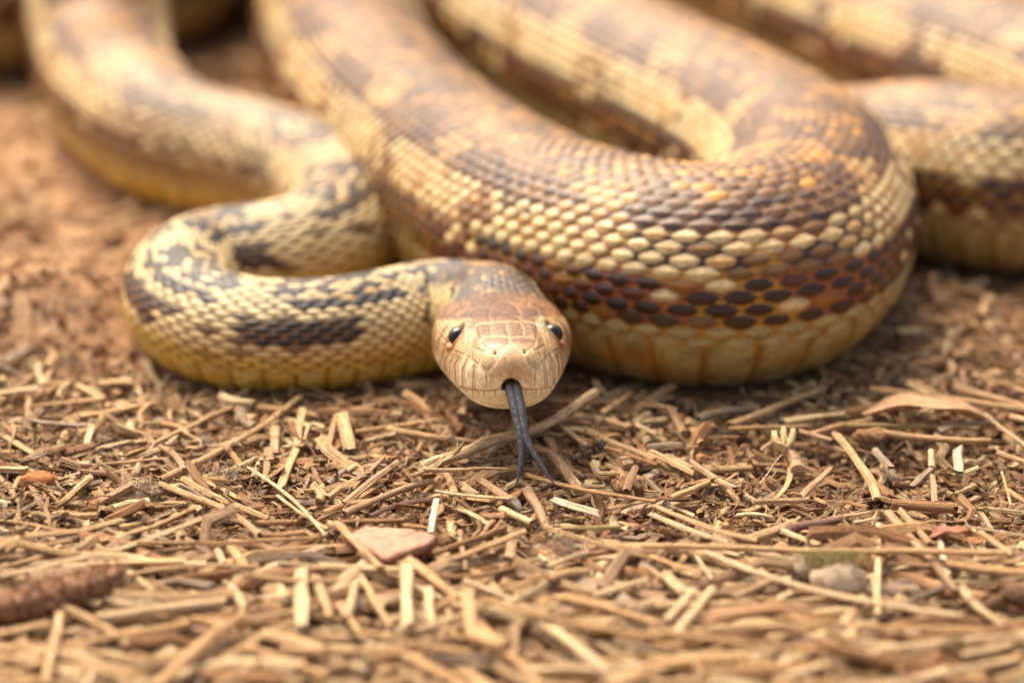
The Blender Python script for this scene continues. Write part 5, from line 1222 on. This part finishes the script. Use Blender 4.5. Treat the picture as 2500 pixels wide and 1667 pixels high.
KEEPOUT = [(-2.159, -3.201, 0.4)[:2] + (0.85,), (5.511, -4.629, 0.3)[:2] + (0.65,), (-7.741, -5.074, 0.3)[:2] + (0.8,), (-8.357, -5.447, 0.3)[:2] + (0.6,), (-6.362, -5.527, 0.3)[:2] + (0.5,), (5.388, 0.805, 0.3)[:2] + (0.35,)]
def litter(n, xr, yr, Lr, wr, zr, seed, tones, flat=0.6, tilt=0.22, dens=None, lie=None, bendk=0.09, nrg=4):
    r_ = np.random.default_rng(seed)
    x = r_.uniform(*xr, n); y = r_.uniform(*yr, n)
    keep = spine_clear(x, y)
    for kx, ky, kr in KEEPOUT: keep &= (x - kx) ** 2 + (y - ky) ** 2 > kr * kr
    if dens is not None: keep &= r_.random(n) < dens(x, y)
    x, y = x[keep], y[keep]; n = len(x)
    L = np.exp(r_.uniform(math.log(Lr[0]), math.log(Lr[1]), n)); w = r_.uniform(*wr, n) * (0.7 + 0.3 * np.minimum(L / 0.8, 1.5))
    yaw = r_.uniform(0, 2 * math.pi, n) if lie is None else r_.normal(0, lie, n); pit = r_.normal(0, tilt, n); rol = r_.uniform(0, math.pi, n)
    m = 6
    a = np.linspace(0, 2 * math.pi, m, endpoint=False)
    fl = r_.uniform(flat * 0.5, 1.0, n)
    k = np.linspace(-1, 1, nrg)
    jx = r_.normal(0, 0.14, (n, nrg, m)) * w[:, None, None] * 1.6
    jx[:, 1:-1] *= 0.3
    rj = 1 + 0.14 * r_.standard_normal((n, 1, m)) + 0.06 * r_.standard_normal((n, nrg, m))
    lx = k[None, :, None] * L[:, None, None] / 2 + jx
    ly = np.cos(a)[None, None] * rj * w[:, None, None] / 2 + (r_.normal(0, bendk, n) * L)[:, None, None] * (1 - k ** 2)[None, :, None] + (r_.normal(0, bendk * 0.5, n) * L)[:, None, None] * np.sin(k * 4)[None, :, None]
    lz = np.sin(a)[None, None] * rj * (w * fl)[:, None, None] / 2
    tap = 1 - r_.uniform(0, 0.45, n)[:, None, None] * ((k + 1) / 2)[None, :, None]
    ly = ly * tap; lz = lz * tap
    cr_, sr_ = np.cos(rol * 0.25)[:, None, None], np.sin(rol * 0.25)[:, None, None]
    ly, lz = ly * cr_ - lz * sr_, ly * sr_ + lz * cr_
    cp_, sp_ = np.cos(pit)[:, None, None], np.sin(pit)[:, None, None]
    px_, pz_ = lx * cp_ - lz * sp_, lx * sp_ + lz * cp_
    cy_, sy_ = np.cos(yaw)[:, None, None], np.sin(yaw)[:, None, None]
    z = ground_h(x, y) + r_.uniform(*zr, n) + 0.3 * np.abs(np.sin(pit)) * L
    V_ = np.stack([px_ * cy_ - ly * sy_ + x[:, None, None], px_ * sy_ + ly * cy_ + y[:, None, None], pz_ + z[:, None, None]], -1)
    V_ = V_.reshape(n, nrg * m, 3)
    q1 = grid_quads(nrg, m)
    capq = np.array([[0, 1, 2, 3], [0, 3, 4, 5]]); c2 = (capq + (nrg - 1) * m)[:, ::-1]
    q1 = np.concatenate([q1[:, ::-1], capq[:, ::-1] * 1, c2])
    Q_ = (q1[None] + (np.arange(n) * nrg * m)[:, None, None]).reshape(-1, 4)
    tn = np.array([TONES[t] for t in tones])[r_.integers(0, len(tones), n)]
    tn = tn * r_.uniform(0.72, 1.12, (n, 1))
    c = np.repeat(tn[:, None], nrg * m, 1) * (1 + 0.08 * r_.standard_normal((n, nrg * m, 1)))
    fb = np.stack([lx.reshape(n, -1), np.broadcast_to((a[None, None] * 0.10), (n, nrg, m)).reshape(n, -1), np.repeat((np.arange(n) % 61 * 2.7)[:, None], nrg * m, 1)], -1)
    return V_.reshape(-1, 3), Q_, np.zeros((0, 3), int), c.reshape(-1, 3), fb.reshape(-1, 3)

def front_dens(x, y): return np.clip(1.0 - 0.93 * sstep(y, 3.5, 7.5) * sstep(-x, 5, 8) - 0.4 * sstep(y, 12, 20), 0.05, 1)
PT = ['tan', 'tan', 'light', 'golden', 'dust', 'brown', 'tan', 'light', 'pale', 'grey', 'dust', 'reddish', 'brown']
PS = ['dust', 'brown', 'tan', 'golden', 'dust', 'grey', 'dust', 'light', 'brown', 'reddish', 'tan', 'dark', 'dust']
pp = [
    litter(3600, (-14, 14), (-5, 6), (0.25, 1.0), (0.07, 0.20), (0.03, 0.22), 18, PT, flat=0.35, dens=front_dens),
    litter(3200, (-19, 19), (-11, 26), (0.4, 1.3), (0.12, 0.26), (0.02, 0.20), 11, PT, flat=0.35, dens=front_dens),
    litter(17000, (-15, 15), (-11, 14), (0.12, 0.5), (0.06, 0.19), (0.0, 0.15), 12, PS, flat=0.4, tilt=0.3, dens=front_dens),
    litter(1100, (-14, 14), (-11, -3.0), (0.8, 3.6), (0.12, 0.27), (0.14, 0.36), 13, PT, flat=0.5, tilt=0.09, lie=0.55),
    litter(2600, (-14, 14), (-11, 7), (0.3, 1.5), (0.02, 0.05), (0.05, 0.30), 14, ['light', 'tan', 'dust', 'brown', 'dark'], tilt=0.18, dens=front_dens, bendk=0.2, nrg=8),
    litter(9000, (-13, 13), (-8, 6), (0.06, 0.22), (0.03, 0.10), (0.0, 0.22), 15, PS, flat=0.5, tilt=0.5, dens=front_dens),
]
def rim(x, y):                                   # litter thins out unevenly away from the snake
    d = np.hypot(x * 0.9, (y + 2) * 0.8) + 7 * (vnoise(x * 0.15 + 60, y * 0.15 + 60, 48) - 0.5)
    return (1 - sstep(d, 12, 34)) * sstep(np.maximum(np.abs(x) / 13, np.maximum(-(y + 10), 0) + np.maximum((y - 12) / 3, 0)), 0.8, 1.1)
pp.append(litter(9000, (-36, 36), (-34, 30), (0.3, 2.2), (0.10, 0.24), (0.02, 0.22), 16, PT, flat=0.4, dens=rim))
pp.append(litter(9000, (-30, 30), (-26, 30), (0.12, 0.5), (0.06, 0.18), (0.0, 0.12), 17, PS, flat=0.4, dens=rim))
v, q_, t_, c, fb = merge(pp)
link('chip_litter', mesh_from('chip_litter', v, q_, t_, c, fb, smooth=False), M_STRAW, kind='stuff', category='wood chips',
     label='countless small broken bits of straw and bark scattered over the soil')
# crumbs of earth
def crumbs(n, xr, yr, sr, seed, cols):
    r_ = np.random.default_rng(seed)
    g = (1 + 5 ** 0.5) / 2
    iv = np.array([(-1, g, 0), (1, g, 0), (-1, -g, 0), (1, -g, 0), (0, -1, g), (0, 1, g), (0, -1, -g), (0, 1, -g), (g, 0, -1), (g, 0, 1), (-g, 0, -1), (-g, 0, 1)]) / 1.9
    it = np.array([(0, 11, 5), (0, 5, 1), (0, 1, 7), (0, 7, 10), (0, 10, 11), (1, 5, 9), (5, 11, 4), (11, 10, 2), (10, 7, 6), (7, 1, 8), (3, 9, 4), (3, 4, 2), (3, 2, 6), (3, 6, 8), (3, 8, 9), (4, 9, 5), (2, 4, 11), (6, 2, 10), (8, 6, 7), (9, 8, 1)])
    x = r_.uniform(*xr, n); y = r_.uniform(*yr, n)
    k = spine_clear(x, y); x, y = x[k], y[k]; n = len(x)
    s_ = np.exp(r_.uniform(math.log(sr[0]), math.log(sr[1]), n))
    V_ = iv[None] * s_[:, None, None] * (1 + 0.22 * r_.standard_normal((n, 12, 3))) * r_.uniform(0.6, 1.3, (n, 1, 3))
    V_ = V_ + np.stack([x, y, ground_h(x, y) + r_.uniform(-0.02, 0.10, n)], -1)[:, None]
    T_ = (it[None] + (np.arange(n) * 12)[:, None, None]).reshape(-1, 3)
    c = np.array([hexlin(h) for h in cols])[r_.integers(0, len(cols), n)] * r_.uniform(0.75, 1.15, (n, 1))
    return V_.reshape(-1, 3), np.zeros((0, 4), int), T_, np.repeat(c, 12, 0), None
v, q_, t_, c, fb = merge([crumbs(20000, (-15, 15), (-11, 14), (0.03, 0.10), 21, ['#a07a56', '#b89068', '#835c3e', '#c49c72', '#94704e', '#ac9274']),
                          crumbs(1500, (-19, 19), (0, 30), (0.06, 0.2), 22, ['#8a5f3c', '#a87b50', '#6d4528', '#b98a5c'])])
link('soil_crumbs', mesh_from('soil_crumbs', v, q_, t_, c, smooth=False), M_CRUMB, kind='stuff', category='soil crumbs',
     label='fine crumbs of brown earth filling the gaps between the chips')

# ------------------------------------------------------------------ stones, twigs, rootlets
def blob(r_, sx, sy, sz, amp=0.15, sub=4, flat_top=None):
    import bmesh
    b = bmesh.new(); bmesh.ops.create_icosphere(b, subdivisions=sub, radius=1)
    V_ = np.array([v.co[:] for v in b.verts]); F_ = np.array([[v.index for v in f.verts] for f in b.faces]); b.free()
    o = r_.random(3) * 100
    nz = vnoise(V_[:, 0] * 1.6 + o[0] + V_[:, 2], V_[:, 1] * 1.6 + o[1] - V_[:, 2], 60) - 0.5
    nz += 0.5 * (vnoise(V_[:, 0] * 4 + o[0] + V_[:, 2] * 3, V_[:, 1] * 4 + o[1] - V_[:, 2] * 3, 61) - 0.5)
    nz += 0.25 * (vnoise(V_[:, 0] * 9 + o[0] + V_[:, 2] * 7, V_[:, 1] * 9 + o[1] - V_[:, 2] * 7, 62) - 0.5)
    V_ = V_ * (1 + amp * nz * 2)[:, None] * np.array([sx, sy, sz])
    return V_, F_

def slab(outline, th, seed, tilt=(0, 0), col='#c6947a', sidecol='#94664e'):
    """thin broken stone: outline in cm, rough edge"""
    r_ = np.random.default_rng(seed)
    pts = []
    n = len(outline)
    for i in range(n):
        a, b = np.array(outline[i], float), np.array(outline[(i + 1) % n], float)
        for k in np.linspace(0, 1, 9, endpoint=False): pts.append(a + (b - a) * k + r_.normal(0, 0.010, 2))
    pts = np.array(pts); m = len(pts); c0 = pts.mean(0)
    rings = []
    for sc_, z in ((0.0, 0), (0.35, 0.0), (0.7, 0.0), (0.93, -0.0), (1.0, -0.10), (1.01, -0.45), (0.97, -0.8), (0.85, -1.0)):
        q_ = c0 + (pts - c0) * sc_
        zz_ = z * th + (r_.normal(0, 0.012, m) if sc_ > 0 else 0) + 0.03 * (vnoise(q_[:, 0] * 3 + 9, q_[:, 1] * 3 + 9, 63) - 0.5)
        if z < -0.3: q_ = q_ + r_.normal(0, 0.02, (m, 2))
        rings.append(np.column_stack([q_, zz_ + q_[:, 0] * tilt[0] + q_[:, 1] * tilt[1]]))
    V_ = np.array(rings).reshape(-1, 3)
    cc = np.repeat(np.array([hexlin(col)] * 4 + [hexlin(col) * 0.9] + [hexlin(sidecol)] * 3), m, 0)
    return V_, grid_quads(8, m), np.zeros((0, 3), int), cc, None

# flat reddish stone
ol = [(-2.976, -3.118, 0.42), (-2.662, -2.672, 0.42), (-2.059, -2.744, 0.42), (-1.365, -3.047, 0.42), (-1.49, -3.33, 0.42), (-2.218, -3.988, 0.42)]
oc = np.mean([p[:2] for p in ol], axis=0)
v, q_, t_, c, _ = slab([(p[0] - oc[0], p[1] - oc[1]) for p in ol], 0.26, 5)
link('flat_stone', mesh_from('flat_stone', v, q_, t_, c), M_STONE, loc=(oc[0], oc[1], 0.44),
     label='flat pinkish brown four-cornered stone lying on the straw below the tongue', category='stone')

def put_blob(name, at_, size, col, seed, label, cat, amp=0.15, mat=None, rot=0.0, **kw):
    v, f_ = blob(np.random.default_rng(seed), *size, amp=amp)
    c = hexlin(col) * (0.85 + 0.3 * vnoise(v[:, 0] * 12 + 50, v[:, 1] * 12 + v[:, 2] * 9 + 50, 64))[:, None]
    o = link(name, mesh_from(name, v, tris=f_, cols=c), mat or M_STONE, loc=at_, label=label, category=cat, **kw)
    o.rotation_euler = (0, 0, rot)
    return o

def fuzz(name, parent, n, base_fn, length, rad_, cols, seed, **kw):
    """many short curled fibres joined into one part"""
    r_ = np.random.default_rng(seed); parts = []
    for i in range(n):
        p, d = base_fn(r_)
        d = np.array(d) + r_.normal(0, 0.35, 3); d /= np.linalg.norm(d)
        b_ = r_.normal(0, 0.5, 3)
        L = length * r_.uniform(0.5, 1.3)
        pt = [np.array(p) + d * L * k + b_ * L * k * k * 0.6 for k in (0, 0.35, 0.7, 1.0)]
        v, q_, t_ = tube_arrays(pt, [rad_, rad_ * 0.9, rad_ * 0.6, rad_ * 0.2], 4)
        parts.append((v, q_, t_, hexlin(cols[r_.integers(len(cols))]) * r_.uniform(0.7, 1.2), None))
    v, q_, t_, c, f_ = merge(parts)
    return link(name, mesh_from(name, v, q_, t_, c), M_FUZZ, parent, kind='stuff', **kw)

peb = put_blob('mossy_pebble', (5.706, -4.829, 0.36), (0.46, 0.38, 0.42), '#bda78c', 31,
               'rounded pale grey-brown pebble with yellow-green moss on top, larger of two', 'pebble', 0.2)
fuzz('moss', peb, 260, lambda r_: ((r_.normal(0, 0.22), r_.normal(0.18, 0.12), 0.36 + r_.normal(0, 0.03)), (0, 0, 1)), 0.13, 0.010, ['#a59a62', '#8c8454', '#bcae78'], 32)
peb2 = put_blob('mossy_pebble', (5.169, -4.114, 0.26), (0.30, 0.28, 0.26), '#a08c74', 33,
                'small dark grey pebble half covered with moss, left of the larger mossy pebble', 'pebble', 0.28)
fuzz('moss', peb2, 240, lambda r_: ((r_.normal(0.12, 0.14), r_.normal(0, 0.12), 0.16 + r_.normal(0, 0.06)), (0.3, -0.2, 0.8)), 0.12, 0.010, ['#988e5c', '#7f7a4c', '#b0a470'], 34)
put_blob('bark_chunk', (-8.992, -0.436, 0.22), (0.34, 0.20, 0.20), '#b07245', 35, 'chunky orange-brown bark lump at the left edge among broken straw', 'bark', 0.28, rot=0.1)
put_blob('grey_stone', (-6.386, -5.374, 0.22), (0.52, 0.34, 0.24), '#a08a6c', 36, 'dull grey-olive stone half buried in front of the fuzzy twig', 'stone', 0.2, rot=-0.1)
put_blob('clod', (2.175, -0.526, 0.18), (0.24, 0.2, 0.17), '#8d6a48', 37, 'small crumbly brown earth clod right of the tongue tips', 'clod', 0.35, M_CRUMB)
put_blob('clod', (7.091, 1.902, 0.18), (0.3, 0.2, 0.13), '#9c7650', 38, 'low brown earth clod below the dry curled leaf', 'clod', 0.35, M_CRUMB)
put_blob('clod', (2.254, -4.311, 0.18), (0.3, 0.22, 0.18), '#8a6544', 39, 'brown earth clod between crossing straws at the bottom centre', 'clod', 0.35, M_CRUMB)
put_blob('seed', (4.861, -3.215, 0.25), (0.15, 0.11, 0.10), '#b98a62', 40, 'small round tan seed behind the long straight straw', 'seed', 0.12)

# fuzzy bark twig at the left edge
ctl = [(-9.127, -6.061, 0.48), (-8.287, -5.791, 0.48), (-7.611, -5.357, 0.48), (-6.807, -4.765, 0.48)]
f_, t_k = cubic(ctl); n_ = 70
pt = f_(np.linspace(0, t_k[-1], n_)); kk = np.linspace(0, 1, n_)
rd = 0.29 * (1 + 0.10 * np.sin(kk * 40) + 0.05 * np.sin(kk * 23 + 1)) * np.interp(kk, [0, 0.9, 1], [1, 0.9, 0.5])
v, q_, tr = tube_arrays(pt, rd, 20, 0.95, ridges=1 + 0.04 * np.random.default_rng(3).standard_normal(20))
v[:-2] += 0.03 * np.random.default_rng(4).standard_normal((len(v) - 2, 3))
c = hexlin('#a87d5e') * (0.7 + 0.6 * vnoise(v[:, 0] * 8 + 90, v[:, 1] * 8 + v[:, 2] * 8 + 90, 65))[:, None]
twig = link('fuzzy_twig', mesh_from('fuzzy_twig', v, q_, tr, c), M_FUZZ, label='thick fuzzy brown twig with shaggy bark at the left edge of the photo', category='twig')
def _tw(r_):
    i = int(r_.integers(1, n_ - 1)); a = r_.uniform(0, 2 * math.pi); r0 = rd[i]
    return pt[i] + np.array([0.1 * math.cos(a), math.cos(a) * r0, math.sin(a) * r0]), (-0.5, math.cos(a), math.sin(a) - 0.3)
fuzz('bark_fibre', twig, 900, _tw, 0.16, 0.009, ['#8f664a', '#b08864', '#704e3a', '#cba684'], 51)

# long thin stalk running under the tongue, frayed fibres, rootlet, loose threads
def rod(name, ctl, r0, r1, tone, label, cat, m=10, knots=(), parent=None, mat=None):
    f_, t_k = cubic(ctl); n_ = 34
    pt = f_(np.linspace(0, t_k[-1], n_)); kk = np.linspace(0, 1, n_)
    rd = np.interp(kk, [0, 1], [r0, r1]) * (1 + 0.05 * np.sin(kk * 11 + len(name)) + 0.05 * (vnoise(kk * 9 + 40, kk * 0 + 30, 68) - 0.5))
    for kn in knots: rd = rd * (1 + 0.35 * np.exp(-((kk - kn) / 0.02) ** 2))
    v, q_, tr = tube_arrays(pt, rd, m, ridges=1 + 0.08 * np.random.default_rng(len(label or 'x')).standard_normal(m))
    v[:-2] += 0.05 * rd.mean() * np.random.default_rng(2).standard_normal((len(v) - 2, 3))
    fb = np.zeros((len(v), 3)); s_ = kk * t_k[-1]
    fb[:-2, 0] = np.repeat(s_, m); fb[:-2, 1] = np.tile(np.linspace(0, 0.3, m), n_); fb[:, 2] = len(name) * 3.3
    c = TONES[tone] * (0.9 + 0.25 * vnoise(v[:, 0] * 9 + 90, v[:, 1] * 9 + 90, 66))[:, None]
    kw = dict(label=label, category=cat) if label else {}
    return link(name, mesh_from(name, v, q_, tr, c, fb), mat or M_STRAW, parent, **kw)
rod('thin_stalk', [(-1.724, -0.118, 0.4), (-1.424, 0.177, 0.42), (-0.971, 0.433, 0.45), (-0.473, 0.918, 0.48), (0.034, 1.184, 0.5), (0.676, 1.709, 0.5), (1.163, 2.507, 0.48), (1.712, 3.463, 0.45)],
    0.10, 0.085, 'light', 'long thin curved stalk passing behind the forked tongue', 'stalk', knots=(0.3, 0.7))
fr = rod('frayed_fibre', [(-1.844, -0.668, 0.5), (-1.452, -0.306, 0.55), (-1.128, -0.002, 0.62), (-0.949, 0.244, 0.7)], 0.05, 0.03, 'pale', 'pale frayed fibre tuft with splayed ends just left of the tongue tips', 'fibre')
for a_, b_, c_ in (((-1.737, -0.147, 0.55), (-1.572, -0.444, 0.55), (-1.37, -0.288, 0.56)), ((-1.778, -0.438, 0.52), (-1.529, -0.503, 0.55), (-1.291, -0.098, 0.6)),
                   ((-1.251, -0.058, 0.6), (-1.086, 0.01, 0.66), (-1.05, 0.322, 0.72)), ((-1.288, -0.217, 0.6), (-1.085, -0.062, 0.62), (-0.895, 0.01, 0.66)),
                   ((-1.451, -0.332, 0.58), (-1.292, -0.066, 0.64), (-1.212, 0.123, 0.7)), ((-1.227, -0.022, 0.62), (-1.046, 0.083, 0.7), (-0.916, 0.31, 0.78))):
    rod('strand', [a_, b_, c_], 0.018, 0.012, 'pale', None, None, m=6, parent=fr)
rod('thin_fibre', [(-1.734, -0.503, 0.55), (-1.035, -0.522, 0.55), (-0.461, -0.444, 0.55), (-0.066, -0.438, 0.52)], 0.045, 0.025, 'light', 'thin straight pale fibre crossing the long stalk below the frayed tuft', 'fibre')
rt = rod('forked_rootlet', [(5.466, 0.114, 0.22), (5.405, 0.557, 0.32), (5.293, 0.743, 0.42)], 0.15, 0.12, 'dust', 'stubby pale rootlet with three upright prongs on the soil right of centre', 'root')
for tp, md in (((5.07, 0.9, 0.7), (5.11, 0.65, 0.6)), ((5.262, 0.996, 0.75), (5.258, 0.811, 0.62)), ((5.442, 0.933, 0.75), (5.397, 0.753, 0.6))):
    rod('prong', [(5.298, 0.703, 0.42), md, tp], 0.10, 0.05, 'pale', None, None, parent=rt)
rod('thread', [(4.686, -0.52, 0.25), (4.886, -0.099, 0.3), (5.038, 0.228, 0.36), (5.212, 0.499, 0.42)], 0.022, 0.012, 'white', 'fine white curved thread beside the pronged rootlet', 'thread', m=6)
rod('thread', [(-3.709, 1.95, 0.3), (-3.933, 2.095, 0.33), (-4.036, 1.731, 0.35), (-4.058, 1.423, 0.3)], 0.05, 0.03, 'pale', 'short hooked pale thread beside the flat strip left of the head', 'thread', m=6)
rod('dark_twig', [(9.204, -5.237, 0.3), (8.847, -5.21, 0.32), (8.55, -5.107, 0.3)], 0.28, 0.2, 'dark', 'short dark barked twig end at the right edge', 'twig', mat=M_STRAW)
rod('knobbly_twig', [(4.861, -2.629, 0.25), (5.275, -2.425, 0.3), (5.683, -2.321, 0.32), (6.107, -2.097, 0.3)], 0.10, 0.07, 'purple', 'knobbly purplish twig lying behind the long straight straw', 'twig', knots=(0.2, 0.45, 0.6, 0.8))
rod('hair', [tuple(head_pt(-0.22, 1.75, 0.70)), tuple(head_pt(0.02, 1.62, 0.705)), tuple(head_pt(0.24, 1.42, 0.69)), tuple(head_pt(0.36, 1.10, 0.65)), tuple(head_pt(0.52, 0.98, 0.60))],
    0.009, 0.007, 'white', 'fine pale hair lying across the top of the snake head between the eyes', 'hair', m=6)

# leaves
def leaf(name, ctr, L, W, yaw, tilt, col, seed, label, curl=0.3):
    n1_, n2_ = 22, 12
    u_ = np.linspace(-1, 1, n1_)[:, None]; v_ = np.linspace(-1, 1, n2_)[None, :]
    half = W / 2 * np.clip(1 - np.abs(u_) ** 2.2, 0.02, 1) ** 0.8 * (1 + 0.06 * np.sin(u_ * 7 + seed))
    x_ = u_ * L / 2 + 0 * v_; y_ = v_ * half
    z_ = curl * W * (v_ ** 2) + 0.12 * L * (1 - u_ ** 2) - 0.06 * W * np.exp(-(v_ / 0.1) ** 2) + 0.05 * W * np.sin(np.abs(v_) * 4 + u_ * 6)
    top_ = np.stack([x_, y_, z_], -1).reshape(-1, 3); bot = top_ - np.array([0, 0, 0.018])
    qa = grid_quads(n1_, n2_, wrap=False)
    q_ = np.concatenate([qa[:, ::-1], qa + len(top_)])
    V_ = np.concatenate([top_, bot])
    c = hexlin(col) * (0.85 + 0.3 * vnoise(V_[:, 0] * 10 + 50, V_[:, 1] * 10 + 50, 67))[:, None]
    me = mesh_from(name, V_, q_, cols=c)
    o = link(name, me, M_STONE, loc=ctr, label=label, category='leaf')
    o.rotation_euler = (math.radians(tilt), 0, math.radians(yaw))
leaf('leaf_scrap', (7.95, -2.856, 0.3), 0.85, 0.5, 12, -14, '#a8705a', 3, 'small flat reddish brown leaf scrap right of centre among grey bits', 0.1)
leaf('curled_leaf', (8.193, 2.443, 0.3), 2.5, 0.8, -4, -6, '#c09a74', 5, 'large dry curled tan leaf lying to the right behind the rootlet', 0.12)
leaf('bark_flake', (-0.437, -3.385, 0.3), 0.5, 0.3, 60, 10, '#8a6248', 7, 'little brown bark flake just right of the flat pinkish stone', 0.1)
leaf('seed_husk', (0.032, -1.816, 0.36), 0.5, 0.18, 120, 0, '#8f8272', 8, 'narrow grey open seed husk below the tongue tips', 0.6)
def fluff(ctr, seed, label):
    e_ = link('fluff', None, None, loc=ctr, label=label, category='fluff')
    fuzz('fluff_fibre', e_, 150, lambda r_: (r_.normal(0, 1, 3) * (0.22, 0.14, 0.07), (0, 0, 0.4)), 0.22, 0.006, ['#c9b8a2', '#a5917c', '#ddcfba', '#8a745c'], seed)
fluff((-6.956, -0.888, 0.35), 71, 'grey-brown fluff tangled at the end of the thick pale stem on the left')
fluff((-5.422, -0.296, 0.3), 72, 'wispy greyish fluff on the straws between the left straws and the tongue')
fluff((1.046, -3.35, 0.3), 73, 'brown-grey fluff caught on a straw right of the flat pinkish stone')
